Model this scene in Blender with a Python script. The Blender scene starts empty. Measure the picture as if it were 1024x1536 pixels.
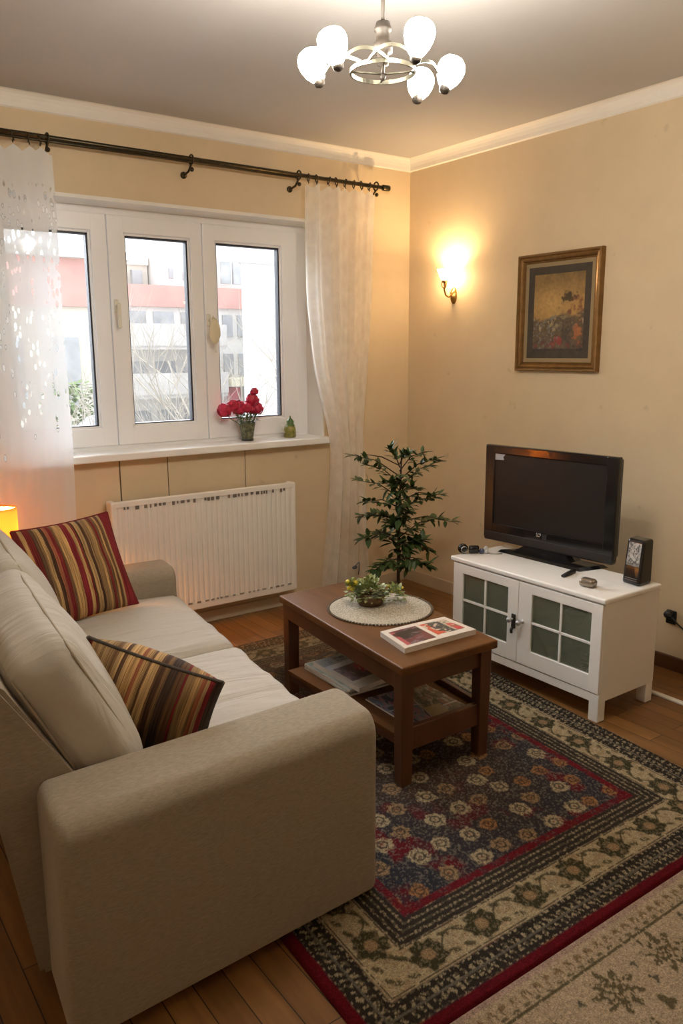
import bpy, bmesh, math, random
import numpy as np
from mathutils import Vector, Matrix, noise as mnoise
random.seed(7); rng = np.random.default_rng(7)
PI = math.pi
sc = bpy.context.scene
C = sc.collection

# ------------------------------------------------------------------ helpers
def lin(r, g, b):
    def f(c):
        c /= 255.0
        return c/12.92 if c <= .04045 else ((c+.055)/1.055)**2.4
    return (f(r), f(g), f(b))

def props(o, label=None, cat=None, group=None, kind=None):
    if label: o['label'] = label
    if cat: o['category'] = cat
    if group: o['group'] = group
    if kind: o['kind'] = kind
    return o

def thing(name, loc, label, cat, group=None):
    o = bpy.data.objects.new(name, None); C.objects.link(o)
    o.location = loc; o.empty_display_size = .05
    return props(o, label, cat, group)

def world_loc(o):
    p = Vector(o.location)
    while o.parent is not None:
        o = o.parent; p = p + Vector(o.location)
    return p

def obj(name, bm, mat, parent=None, smooth=False, origin=None):
    """link a bmesh whose vertices are in world coordinates as one object"""
    me = bpy.data.meshes.new(name)
    if parent is not None and origin is None: base = world_loc(parent)
    elif origin is not None: base = Vector(origin)
    else: base = Vector((0, 0, 0))
    bmesh.ops.recalc_face_normals(bm, faces=bm.faces)
    bmesh.ops.translate(bm, verts=bm.verts, vec=-base)
    bm.to_mesh(me); bm.free()
    for m in (mat if isinstance(mat, (list, tuple)) else [mat]): me.materials.append(m)
    if smooth:
        for p in me.polygons: p.use_smooth = True
    o = bpy.data.objects.new(name, me); C.objects.link(o)
    if parent is not None:
        o.parent = parent
        if origin is not None: o.location = base - world_loc(parent)
    elif origin is not None: o.location = base
    return o

def single(name, bm, mat, label, cat, group=None, smooth=False, kind=None, origin=None):
    return props(obj(name, bm, mat, None, smooth, origin), label, cat, group, kind)

def struct(name, bm, mat, parent=None, smooth=False):
    o = obj(name, bm, mat, parent, smooth)
    if parent is None: o['kind'] = 'structure'
    return o

def BM(): return bmesh.new()

def box(bm, x0, x1, y0, y1, z0, z1, bevel=0, seg=2, mi=0):
    r = bmesh.ops.create_cube(bm, size=1)
    vs = r['verts']
    for v in vs:
        v.co = Vector((x0+(v.co.x+.5)*(x1-x0), y0+(v.co.y+.5)*(y1-y0), z0+(v.co.z+.5)*(z1-z0)))
    fs = set(f for v in vs for f in v.link_faces)
    for f in fs: f.material_index = mi
    if bevel:
        es = list(set(e for v in vs for e in v.link_edges))
        bmesh.ops.bevel(bm, geom=es, offset=bevel, segments=seg, profile=.5, affect='EDGES', clamp_overlap=True)

def prism(bm, poly, axis, a, b, mi=0):
    """extrude a polygon (list of 2D points) along an axis from a to b"""
    def P(p, t):
        if axis == 'x': return Vector((t, p[0], p[1]))
        if axis == 'y': return Vector((p[0], t, p[1]))
        return Vector((p[0], p[1], t))
    v0 = [bm.verts.new(P(p, a)) for p in poly]; v1 = [bm.verts.new(P(p, b)) for p in poly]
    n = len(poly)
    for i in range(n):
        f = bm.faces.new((v0[i], v0[(i+1) % n], v1[(i+1) % n], v1[i])); f.material_index = mi
    bm.faces.new(v0).material_index = mi; bm.faces.new(v1).material_index = mi

def tube(bm, pts, r, n=8, cap=True, mi=0):
    pts = [Vector(p) for p in pts]
    rs = r if isinstance(r, (list, tuple)) else [r]*len(pts)
    rings = []; up = None
    for i, p in enumerate(pts):
        d = (pts[min(i+1, len(pts)-1)] - pts[max(i-1, 0)])
        if d.length < 1e-9: d = Vector((0, 0, 1))
        d.normalize()
        if up is None: up = d.orthogonal().normalized()
        else:
            up = up - d*up.dot(d)
            up = up.normalized() if up.length > 1e-6 else d.orthogonal().normalized()
        s = d.cross(up)
        rings.append([bm.verts.new(p + (up*math.cos(2*PI*k/n)+s*math.sin(2*PI*k/n))*rs[i]) for k in range(n)])
    for a, b in zip(rings, rings[1:]):
        for k in range(n):
            f = bm.faces.new((a[k], a[(k+1) % n], b[(k+1) % n], b[k])); f.material_index = mi; f.smooth = True
    if cap:
        bm.faces.new(rings[0]).material_index = mi; bm.faces.new(rings[-1]).material_index = mi

def lathe(bm, prof, origin=(0, 0, 0), axis=(0, 0, 1), n=24, cap=False, mi=0, squash=(1, 1)):
    """revolve (radius, height) pairs about an axis through origin"""
    ax = Vector(axis).normalized(); e1 = ax.orthogonal().normalized(); e2 = ax.cross(e1)
    o = Vector(origin); rings = []
    for r, h in prof:
        rings.append([bm.verts.new(o+ax*h+(e1*math.cos(2*PI*k/n)*squash[0]+e2*math.sin(2*PI*k/n)*squash[1])*max(r, 1e-5)) for k in range(n)])
    for a, b in zip(rings, rings[1:]):
        for k in range(n):
            f = bm.faces.new((a[k], a[(k+1) % n], b[(k+1) % n], b[k])); f.material_index = mi; f.smooth = True
    if cap:
        bm.faces.new(rings[0]).material_index = mi; bm.faces.new(rings[-1]).material_index = mi

def sphere(bm, c, r, n=12, sq=(1, 1, 1), mi=0):
    rr = bmesh.ops.create_uvsphere(bm, u_segments=n, v_segments=max(6, n//2+2), radius=1)
    for v in rr['verts']:
        v.co = Vector((c[0]+v.co.x*r*sq[0], c[1]+v.co.y*r*sq[1], c[2]+v.co.z*r*sq[2]))
        for f in v.link_faces: f.material_index = mi; f.smooth = True

def bil(q, w, l, s, t):
    """quad q = near-left, near-right, far-right, far-left; s in 0..w, t in 0..l"""
    a, b = s/w, t/l
    x = (1-a)*(1-b)*q[0][0]+a*(1-b)*q[1][0]+a*b*q[2][0]+(1-a)*b*q[3][0]
    y = (1-a)*(1-b)*q[0][1]+a*(1-b)*q[1][1]+a*b*q[2][1]+(1-a)*b*q[3][1]
    return x, y

def warp(bm, q, w, l):
    for v in bm.verts:
        v.co.x, v.co.y = bil(q, w, l, v.co.x, v.co.y)

def rbox(h, r, n, bulge=(0, 0, 0), wr=0, wscale=4, seed=0, dent=0):
    """rounded cushion block, half sizes h, corner radius r; bulges on each axis; wrinkles"""
    bm = BM()
    bmesh.ops.create_cube(bm, size=2)
    bmesh.ops.subdivide_edges(bm, edges=bm.edges, cuts=n, use_grid_fill=True)
    for v in bm.verts:
        p = Vector((v.co.x*h[0], v.co.y*h[1], v.co.z*h[2]))
        q = Vector([max(-(h[i]-r), min(h[i]-r, p[i])) for i in range(3)])
        d = p-q
        if d.length > 1e-9:
            k = max(abs(d[0]), abs(d[1]), abs(d[2]))
            p = q + d.normalized()*min(r, k if k < r else r)
        a = [max(-1, min(1, p[i]/h[i])) for i in range(3)]
        f = [1-a[i]**2 for i in range(3)]
        p.x += math.copysign(1, a[0])*bulge[0]*f[1]*f[2]*abs(a[0])
        p.y += math.copysign(1, a[1])*bulge[1]*f[0]*f[2]*abs(a[1])
        p.z += math.copysign(1, a[2])*bulge[2]*f[0]*f[1]*abs(a[2])
        if wr:
            nn = mnoise.noise(Vector((p.x*wscale+seed*7.1, p.y*wscale*2.2, p.z*wscale*.8+seed)))
            n2 = mnoise.noise(Vector((p.x*wscale*3+seed*3.1, p.y*wscale*5, p.z*wscale*2+seed)))
            d = p.normalized()
            p += d*wr*(nn+.45*n2)
        v.co = p
    for f in bm.faces: f.smooth = True
    return bm

def place(bm, M):
    bmesh.ops.transform(bm, matrix=M, verts=bm.verts); return bm

def frame_from(o, x, y, z):
    return Matrix(((x[0], y[0], z[0], o[0]), (x[1], y[1], z[1], o[1]), (x[2], y[2], z[2], o[2]), (0, 0, 0, 1)))

# numpy value noise
_perm = rng.random((256, 256))
def vnoise(x, y):
    xi = np.floor(x).astype(int); yi = np.floor(y).astype(int)
    fx = x-xi; fy = y-yi; fx = fx*fx*(3-2*fx); fy = fy*fy*(3-2*fy)
    g = lambda a, b: _perm[a % 256, b % 256]
    return (g(xi, yi)*(1-fx)+g(xi+1, yi)*fx)*(1-fy)+(g(xi, yi+1)*(1-fx)+g(xi+1, yi+1)*fx)*fy
def fbm(x, y, o=4):
    s = 0; a = .5; t = 0
    for i in range(o):
        s = s+a*vnoise(x*2**i+17.3*i, y*2**i+5.1*i); t += a; a *= .5
    return s/t

def grid_obj(name, P, col, mat, parent=None, smooth=True):
    """P: (ny,nx,3) world points, col: (ny,nx,3) linear colours as a colour attribute"""
    ny, nx = P.shape[:2]
    base = np.array(world_loc(parent)) if parent is not None else np.zeros(3)
    idx = np.arange(nx*ny).reshape(ny, nx)
    F = np.stack([idx[:-1, :-1], idx[:-1, 1:], idx[1:, 1:], idx[1:, :-1]], -1).reshape(-1, 4)
    me = bpy.data.meshes.new(name)
    me.vertices.add(nx*ny); me.vertices.foreach_set('co', (P.reshape(-1, 3)-base).astype(np.float32).ravel())
    me.loops.add(F.size); me.loops.foreach_set('vertex_index', F.ravel().astype(np.int32))
    me.polygons.add(len(F)); me.polygons.foreach_set('loop_start', np.arange(0, F.size, 4, dtype=np.int32))
    me.polygons.foreach_set('loop_total', np.full(len(F), 4, dtype=np.int32))
    me.update(calc_edges=True); me.validate()
    if smooth: me.polygons.foreach_set('use_smooth', np.ones(len(F), dtype=bool))
    if col is not None:
        at = me.color_attributes.new('Paint', 'FLOAT_COLOR', 'POINT')
        c4 = np.ones((nx*ny, 4), np.float32); c4[:, :3] = col.reshape(-1, 3)
        at.data.foreach_set('color', c4.ravel())
    me.materials.append(mat)
    o = bpy.data.objects.new(name, me); C.objects.link(o)
    if parent is not None: o.parent = parent
    return o

# ------------------------------------------------------------------ materials
class NT:
    def __init__(s, name):
        s.m = bpy.data.materials.new(name); s.m.use_nodes = True
        s.t = s.m.node_tree; s.t.nodes.clear()
        s.out = s.t.nodes.new('ShaderNodeOutputMaterial')
    def n(s, typ, **kw):
        nd = s.t.nodes.new('ShaderNode'+typ)
        for k, v in kw.items():
            if k.startswith('_'): setattr(nd, k[1:], v)
            else:
                key = k.replace('__', ' ')
                nd.inputs[int(key[1:]) if key[0] == 'i' and key[1:].isdigit() else key].default_value = v
        return nd
    def l(s, a, b): s.t.links.new(a, b)

def rgba(c): return (c[0], c[1], c[2], 1)

def mat(name, col, rough=.6, metal=0, var=0, vscale=6, bump=0, bscale=200, col2=None, stretch=(1, 1, 1), spec=.5, sheen=0, dist=.002):
    t = NT(name)
    p = t.n('BsdfPrincipled', Base__Color=rgba(col), Roughness=rough, Metallic=metal)
    p.inputs['Specular IOR Level'].default_value = spec
    if sheen: p.inputs['Sheen Weight'].default_value = sheen
    tc = t.n('TexCoord'); mp = t.n('Mapping'); mp.inputs['Scale'].default_value = stretch
    t.l(tc.outputs['Object'], mp.inputs['Vector'])
    nz = t.n('TexNoise', Scale=vscale, Detail=5.0, Roughness=.6); t.l(mp.outputs[0], nz.inputs['Vector'])
    c2 = col2 if col2 else tuple(c*(1-var) for c in col)
    mx = t.n('Mix', _data_type='RGBA'); mx.inputs[6].default_value = rgba(col); mx.inputs[7].default_value = rgba(c2)
    mr = t.n('MapRange', From__Min=.35, From__Max=.65); t.l(nz.outputs[0], mr.inputs[0])
    t.l(mr.outputs[0], mx.inputs[0]); t.l(mx.outputs[2], p.inputs['Base Color'])
    if bump:
        nb = t.n('TexNoise', Scale=bscale, Detail=3.0); t.l(mp.outputs[0], nb.inputs['Vector'])
        b = t.n('Bump', Strength=bump, Distance=dist); t.l(nb.outputs[0], b.inputs['Height']); t.l(b.outputs[0], p.inputs['Normal'])
    t.l(p.outputs[0], t.out.inputs[0])
    return t.m

def emit(name, col, s):
    t = NT(name); e = t.n('Emission', Color=rgba(col), Strength=s); t.l(e.outputs[0], t.out.inputs[0]); return t.m

def paint_mat(name, rough=.9, bump=0, bscale=900, spec=.2, var=.25, vs=120, dist=.003):
    """colour attribute painted on the surface's own pattern + thread noise"""
    t = NT(name); p = t.n('BsdfPrincipled', Roughness=rough); p.inputs['Specular IOR Level'].default_value = spec
    a = t.n('Attribute', _attribute_name='Paint')
    tc = t.n('TexCoord'); nz = t.n('TexNoise', Scale=vs, Detail=4.0); t.l(tc.outputs['Object'], nz.inputs['Vector'])
    mr = t.n('MapRange', From__Min=.3, From__Max=.7, To__Min=1-var, To__Max=1+var*.6); t.l(nz.outputs[0], mr.inputs[0])
    mx = t.n('Mix', _data_type='RGBA', _blend_type='MULTIPLY'); mx.inputs[0].default_value = 1
    t.l(a.outputs['Color'], mx.inputs[6]); t.l(mr.outputs[0], mx.inputs[7]); t.l(mx.outputs[2], p.inputs['Base Color'])
    if bump:
        nb = t.n('TexNoise', Scale=bscale, Detail=2.0); t.l(tc.outputs['Object'], nb.inputs['Vector'])
        b = t.n('Bump', Strength=bump, Distance=dist); t.l(nb.outputs[0], b.inputs['Height']); t.l(b.outputs[0], p.inputs['Normal'])
    t.l(p.outputs[0], t.out.inputs[0]); return t.m

def glass(name, tint=(1, 1, 1), rough=.02, veil=0, film=None):
    """thin pane: straight-through transmission plus a weak reflection"""
    t = NT(name)
    tr = t.n('BsdfTransparent', Color=rgba(tint)); gl = t.n('BsdfGlossy', Roughness=rough)
    fr = t.n('Fresnel', IOR=1.45); mx = t.n('MixShader')
    t.l(fr.outputs[0], mx.inputs[0]); t.l(tr.outputs[0], mx.inputs[1]); t.l(gl.outputs[0], mx.inputs[2])
    last = mx
    if veil:
        df = t.n('BsdfDiffuse', Color=rgba(film)) if film else t.n('BsdfTranslucent', Color=(.9, .9, .9, 1)); m2 = t.n('MixShader'); m2.inputs[0].default_value = veil
        t.l(mx.outputs[0], m2.inputs[1]); t.l(df.outputs[0], m2.inputs[2]); last = m2
    t.l(last.outputs[0], t.out.inputs[0]); return t.m

def wood(name, c1, c2, axis='y', scale=9, rough=.35, spec=.5):
    st = {'x': (.12, 1, 1), 'y': (1, .12, 1), 'z': (1, 1, .12)}[axis]
    return mat(name, c1, rough, 0, vscale=scale*2, col2=c2, stretch=st, spec=spec, bump=.05, bscale=60)

M = {}
def cushion_mat():
    t = NT('pale beige cushion cotton'); p = t.n('BsdfPrincipled', Roughness=.85); p.inputs['Specular IOR Level'].default_value = .25; p.inputs['Sheen Weight'].default_value = .15
    tc = t.n('TexCoord')
    n1 = t.n('TexNoise', Scale=60.0, Detail=4.0); t.l(tc.outputs['Object'], n1.inputs['Vector'])
    mx = t.n('Mix', _data_type='RGBA'); mx.inputs[6].default_value = (.50, .46, .395, 1); mx.inputs[7].default_value = (.45, .41, .35, 1); t.l(n1.outputs[0], mx.inputs[0]); t.l(mx.outputs[2], p.inputs['Base Color'])
    mp = t.n('Mapping'); mp.inputs['Scale'].default_value = (2.2, 13, 3.5); mp.inputs['Rotation'].default_value = (0, 0, .12); t.l(tc.outputs['Object'], mp.inputs[0])
    n2 = t.n('TexNoise', Scale=1.0, Detail=3.0, Distortion=.9); t.l(mp.outputs[0], n2.inputs['Vector'])
    n3 = t.n('TexNoise', Scale=420.0, Detail=2.0); t.l(tc.outputs['Object'], n3.inputs['Vector'])
    b1 = t.n('Bump', Strength=.55, Distance=.03); t.l(n2.outputs[0], b1.inputs['Height'])
    b2 = t.n('Bump', Strength=.2, Distance=.002); t.l(n3.outputs[0], b2.inputs['Height']); t.l(b1.outputs[0], b2.inputs['Normal']); t.l(b2.outputs[0], p.inputs['Normal'])
    t.l(p.outputs[0], t.out.inputs[0]); return t.m
def wall_mat():
    t = NT('cream wallpaper'); p = t.n('BsdfPrincipled', Roughness=.75); p.inputs['Specular IOR Level'].default_value = .25
    tc = t.n('TexCoord')
    n1 = t.n('TexNoise', Scale=3.2, Detail=6.0, Roughness=.65); t.l(tc.outputs['Object'], n1.inputs['Vector'])
    mr = t.n('MapRange', From__Min=.35, From__Max=.68); t.l(n1.outputs[0], mr.inputs[0])
    mx = t.n('Mix', _data_type='RGBA'); mx.inputs[6].default_value = rgba(WALL); mx.inputs[7].default_value = rgba(tuple(c*.93 for c in WALL))
    t.l(mr.outputs[0], mx.inputs[0])
    n3 = t.n('TexNoise', Scale=9.0, Detail=2.0); t.l(tc.outputs['Object'], n3.inputs['Vector'])
    m3 = t.n('MapRange', From__Min=.70, From__Max=.78); t.l(n3.outputs[0], m3.inputs[0])
    mx2 = t.n('Mix', _data_type='RGBA'); mx2.inputs[7].default_value = rgba(tuple(c*.8 for c in WALL)); t.l(mx.outputs[2], mx2.inputs[6]); t.l(m3.outputs[0], mx2.inputs[0])
    t.l(mx2.outputs[2], p.inputs['Base Color'])
    n2 = t.n('TexNoise', Scale=70.0, Detail=3.0); t.l(tc.outputs['Object'], n2.inputs['Vector'])
    b = t.n('Bump', Strength=.12, Distance=.003); t.l(n2.outputs[0], b.inputs['Height']); t.l(b.outputs[0], p.inputs['Normal'])
    t.l(p.outputs[0], t.out.inputs[0]); return t.m
WALL = (.69, .558, .37)
M['wall'] = wall_mat()
M['wall_bounce'] = mat('pale bounce wall', (.84, .74, .58), .8, var=.05)  # unseen walls made paler than the others to bounce fill light
M['ceiling'] = mat('matt ceiling paint', (.48, .475, .47), .9, var=.04, vscale=2)
M['crown'] = mat('white crown moulding', (.80, .77, .70), .7, var=.04, vscale=4)
M['beige_trim'] = mat('beige painted skirting', (.60, .50, .36), .55, var=.08, vscale=5)
M['brown_trim'] = wood('brown skirting wood', (.11, .045, .018), (.07, .028, .012), 'y')
M['pvc'] = mat('white window plastic', (.88, .885, .89), .35, var=.03, vscale=3)
M['sill'] = mat('white painted sill', (.90, .895, .88), .3, var=.04, vscale=6)
M['gasket'] = mat('black rubber gasket', (.015, .017, .03), .5)
M['pane'] = glass('window glass', (.985, .99, 1), veil=.008)  # faint translucent veil stands in for haze over the outside view
M['recess'] = mat('white reveal paint', (.80, .78, .72), .7, var=.03)
M['handle'] = mat('ivory handle plastic', (.72, .69, .57), .4)
M['bronze'] = mat('dark bronze rod', (.075, .06, .035), .35, .85, var=.4, vscale=40)
M['rad'] = mat('white radiator enamel', (.86, .83, .77), .4, var=.04, vscale=5)
M['rad_dark'] = mat('dark radiator slot', (.16, .14, .12), .6)
M['steel'] = mat('galvanised steel', (.55, .54, .5), .35, .9)
M['sofa'] = mat('beige woven upholstery', (.345, .287, .215), .95, var=.20, vscale=270, bump=.35, bscale=420, stretch=(.22, .5, 1), spec=.15, sheen=.15)
M['sofa_c'] = cushion_mat()
M['piping'] = mat('beige piping', (.40, .35, .27), .9)
M['silk'] = mat('grey satin patch', (.5, .49, .47), .35, var=.3, vscale=25)
M['table'] = wood('reddish brown table wood', (.15, .066, .024), (.10, .043, .015), 'y', 5, .40, .12)
M['table_side'] = wood('brown table leg wood', (.12, .047, .02), (.08, .03, .013), 'z', 5, .33)
M['cab'] = mat('white cabinet lacquer', (.86, .845, .81), .4, var=.03, vscale=4)
M['cab_in'] = mat('grey green cabinet inside', (.78, .80, .70), .7)
M['cabglass'] = glass('cabinet glass', (.88, .93, .87), veil=.20, film=(.52, .58, .44))  # diffuse green film adds brightness the cabinet interior lacks
M['black_gloss'] = mat('glossy black plastic', (.008, .008, .009), .12)
M['black'] = mat('black plastic', (.014, .014, .015), .4)
M['screen'] = mat('dark matt screen', (.010, .0095, .009), .42, spec=.3)
M['silver'] = mat('silver plastic', (.5, .5, .5), .3, .6)
M['sticker'] = mat('pale grey sticker', (.36, .36, .36), .5)
M['gold'] = mat('gilt brass', (.62, .36, .10), .28, .95, var=.45, vscale=30, bump=.2, bscale=120)
M['frame_gold'] = mat('old gilt frame', (.26, .145, .05), .30, .65, var=.25, vscale=8, stretch=(1, 3, 3))
M['mat_board'] = mat('tan mount board', (.28, .21, .11), .8)
M['mat_dark'] = mat('dark grey mount', (.062, .050, .036), .75, var=.25, vscale=30)
M['paint'] = paint_mat('oil painting', .45, .15, 400, .4, .2, 60)
M['print'] = paint_mat('glossy print', .3, 0, spec=.5, var=.08, vs=40)
M['paper'] = mat('white paper', (.72, .68, .62), .6, var=.05, vscale=30, stretch=(1, 1, 30))
M['rug'] = paint_mat('woven rug pile', .95, .9, 700, .1, .5, 260, .006)
M['antique'] = mat('antique pewter brass', (.022, .015, .0085), .6, .1, var=.35, vscale=30)
M['green_metal'] = mat('pale brass ribbon', (.10, .095, .07), .35, .6)
M['leaf'] = mat('dark green leaf', (.022, .055, .014), .45, var=.5, vscale=14, col2=(.06, .10, .022))
M['stem'] = mat('brown woody stem', (.055, .03, .015), .8)
M['pot'] = mat('terracotta pot', (.28, .10, .045), .7)
M['soil'] = mat('dark soil', (.02, .013, .008), .95)
M['sprig'] = mat('variegated pale leaf', (.16, .22, .045), .55, vscale=40, col2=(.42, .44, .22))
M['yellow'] = mat('yellow bloom', (.62, .50, .04), .5)
M['basket'] = mat('brown wicker', (.16, .085, .035), .75, var=.4, vscale=60)
M['doily'] = mat('cream crochet', (.66, .60, .48), .95, vscale=210, col2=(.22, .18, .125), bump=1.0, bscale=190, dist=.006)
M['doily_dark'] = mat('brown crochet edging', (.16, .12, .08), .95, var=.4, vscale=160)
M['petal'] = mat('crimson petals', (.66, .028, .095), .5, vscale=40, col2=(.40, .010, .035))
M['flower_green'] = mat('flower foliage', (.13, .18, .05), .6, var=.4, vscale=60)
M['vase'] = mat('green grey glazed vase', (.16, .17, .09), .22, vscale=60, col2=(.05, .055, .03), bump=.3, bscale=120)
M['jar_g'] = mat('yellow green jar', (.32, .27, .06), .3, vscale=45, col2=(.11, .12, .02))
M['white_wire'] = mat('white plastic strip', (.7, .68, .63), .5)
M['wirecord'] = mat('black cord', (.012, .012, .012), .5)
M['bluegrey'] = mat('blue grey metal', (.10, .12, .16), .4, .4)
M['stone'] = mat('brown metallic shell', (.30, .25, .20), .3, .7)
M['lampbase'] = mat('brown ceramic lamp base', (.2, .11, .05), .3)
M['side_wood'] = wood('side table wood', (.2, .10, .04), (.14, .06, .025), 'x')
M['green_item'] = mat('green ceramic', (.09, .17, .04), .4, var=.4, vscale=20)
M['blue_item'] = mat('blue grey card', (.14, .18, .25), .6)

# emitters
M['shade_lit'] = emit('lit frosted glass shade', (1, .895, .765), 152)
M['bulb_sconce'] = emit('lit sconce bulb', (1, .66, .34), 1800)
M['bulb_sconce_dim'] = emit('dim sconce bulb', (1, .66, .34), 700)
M['bulb_lamp'] = emit('lit lamp bulb', (1, .37, .07), 7500)
def shade_mat(name, col, tl=.5):
    t = NT(name); d = t.n('BsdfDiffuse', Color=rgba(col)); r = t.n('BsdfTranslucent', Color=rgba(col)); m = t.n('MixShader')
    m.inputs[0].default_value = tl; t.l(d.outputs[0], m.inputs[1]); t.l(r.outputs[0], m.inputs[2]); t.l(m.outputs[0], t.out.inputs[0]); return t.m
M['sconce_shade'] = emit('lit frosted sconce tulip', (1, .66, .34), 78)
M['sconce_shade_dim'] = emit('dim frosted sconce tulip', (1, .66, .34), 25)
M['lamp_shade'] = shade_mat('orange lamp shade', (.96, .72, .36), .8)

def curtain_mat(name, lace):
    t = NT(name)
    d = t.n('BsdfDiffuse', Color=(.78, .78, .77, 1) if lace else (.92, .90, .86, 1)); r = t.n('BsdfTranslucent', Color=(.80, .83, .86, 1) if lace else (.94, .93, .90, 1)); tr = t.n('BsdfTransparent', Color=(1, 1, 1, 1))
    m1 = t.n('MixShader'); m1.inputs[0].default_value = .26 if lace else .58
    t.l(d.outputs[0], m1.inputs[1]); t.l(r.outputs[0], m1.inputs[2])
    m2 = t.n('MixShader'); t.l(m1.outputs[0], m2.inputs[1]); t.l(tr.outputs[0], m2.inputs[2])
    tc = t.n('TexCoord'); uv = tc.outputs['UV']
    if lace:
        # burnt-out leaf lace in the upper part (uv in metres)
        mp = t.n('Mapping'); mp.inputs['Scale'].default_value = (1, .62, 1); t.l(uv, mp.inputs[0])
        vo = t.n('TexVoronoi', Scale=32.0); t.l(mp.outputs[0], vo.inputs['Vector'])
        mr = t.n('MapRange', From__Min=.42, From__Max=.30); t.l(vo.outputs['Distance'], mr.inputs[0])
        vs = t.n('SeparateColor'); t.l(vo.outputs['Color'], vs.inputs[0])
        gt = t.n('Math', _operation='GREATER_THAN'); t.l(vs.outputs[0], gt.inputs[0])
        sx = t.n('SeparateXYZ'); t.l(uv, sx.inputs[0])
        # sparser towards the hem (v measured from the top)
        hm = t.n('MapRange', From__Min=.3, From__Max=1.5, To__Min=.12, To__Max=1.0); t.l(sx.outputs[1], hm.inputs[0]); t.l(hm.outputs[0], gt.inputs[1])
        tp = t.n('MapRange', From__Min=.16, From__Max=.2); t.l(sx.outputs[1], tp.inputs[0])
        mu = t.n('Math', _operation='MULTIPLY'); t.l(mr.outputs[0], mu.inputs[0]); t.l(gt.outputs[0], mu.inputs[1])
        mu2 = t.n('Math', _operation='MULTIPLY'); t.l(mu.outputs[0], mu2.inputs[0]); t.l(tp.outputs[0], mu2.inputs[1])
        ad = t.n('MapRange', To__Min=.15, To__Max=.95); t.l(mu2.outputs[0], ad.inputs[0])
        t.l(ad.outputs[0], m2.inputs[0])
    else:
        nz = t.n('TexNoise', Scale=14.0, Detail=4.0); t.l(uv, nz.inputs['Vector'])
        mr = t.n('MapRange', From__Min=.3, From__Max=.7, To__Min=.10, To__Max=.22); t.l(nz.outputs[0], mr.inputs[0]); t.l(mr.outputs[0], m2.inputs[0])
    t.l(m2.outputs[0], t.out.inputs[0]); return t.m
M['sheer'] = curtain_mat('white sheer voile', False)
M['lace'] = curtain_mat('white lace voile', True)

def stripe_mat(name, seed, w=1.0):
    """woven stripes along one axis of the cushion (uv.x), with thread noise"""
    r = random.Random(seed)
    t = NT(name); p = t.n('BsdfPrincipled', Roughness=.9); p.inputs['Specular IOR Level'].default_value = .15
    tc = t.n('TexCoord'); sp = t.n('SeparateXYZ'); t.l(tc.outputs['UV'], sp.inputs[0])
    nz = t.n('TexNoise', Scale=7.0, Detail=2.0); t.l(tc.outputs['UV'], nz.inputs['Vector'])
    w1 = t.n('Math', _operation='MULTIPLY_ADD'); t.l(nz.outputs[0], w1.inputs[0]); w1.inputs[1].default_value = .014; t.l(sp.outputs[0], w1.inputs[2])
    rp = t.n('ValToRGB'); cr = rp.color_ramp; cr.interpolation = 'CONSTANT'
    pal = [lin(112, 44, 40), lin(96, 70, 48), lin(176, 140, 92), lin(74, 52, 38), lin(160, 132, 92), lin(178, 146, 100), lin(112, 86, 58), lin(64, 50, 42), lin(150, 92, 66), lin(120, 40, 44), lin(132, 106, 72), lin(150, 122, 84), lin(90, 68, 50)]
    seq = []
    x = 0.0
    while x < 1 and len(seq) < 31:
        wd = r.choice([.016, .022, .028, .034, .06])*w; c = r.choice(pal)
        seq.append((x, c)); x += wd
    cr.elements[0].position = 0; cr.elements[0].color = rgba(pal[0])
    cr.elements[1].position = .05; cr.elements[1].color = rgba(pal[2])
    for pos, c in seq[2:]:
        e = cr.elements.new(min(1, pos)); e.color = rgba(c)
    t.l(w1.outputs[0], rp.inputs[0])
    # fine yarn lines
    mp = t.n('Mapping'); mp.inputs['Scale'].default_value = (150, 2.2, 1); t.l(tc.outputs['UV'], mp.inputs[0])
    n2 = t.n('TexNoise', Scale=1.0, Detail=3.0); t.l(mp.outputs[0], n2.inputs['Vector'])
    mr = t.n('MapRange', From__Min=.35, From__Max=.65, To__Min=.45, To__Max=1.5); t.l(n2.outputs[0], mr.inputs[0])
    mx = t.n('Mix', _data_type='RGBA', _blend_type='MULTIPLY'); mx.inputs[0].default_value = 1
    t.l(rp.outputs[0], mx.inputs[6]); t.l(mr.outputs[0], mx.inputs[7]); t.l(mx.outputs[2], p.inputs['Base Color'])
    b = t.n('Bump', Strength=.6, Distance=.004); t.l(n2.outputs[0], b.inputs['Height']); t.l(b.outputs[0], p.inputs['Normal'])
    t.l(p.outputs[0], t.out.inputs[0]); return t.m
M['stripe_a'] = stripe_mat('striped woven cushion red brown', 5)
M['stripe_b'] = stripe_mat('striped woven cushion rust', 14, 1.0)
M['braid'] = mat('grey brown braid', (.09, .075, .06), .9, var=.4, vscale=80)

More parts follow.
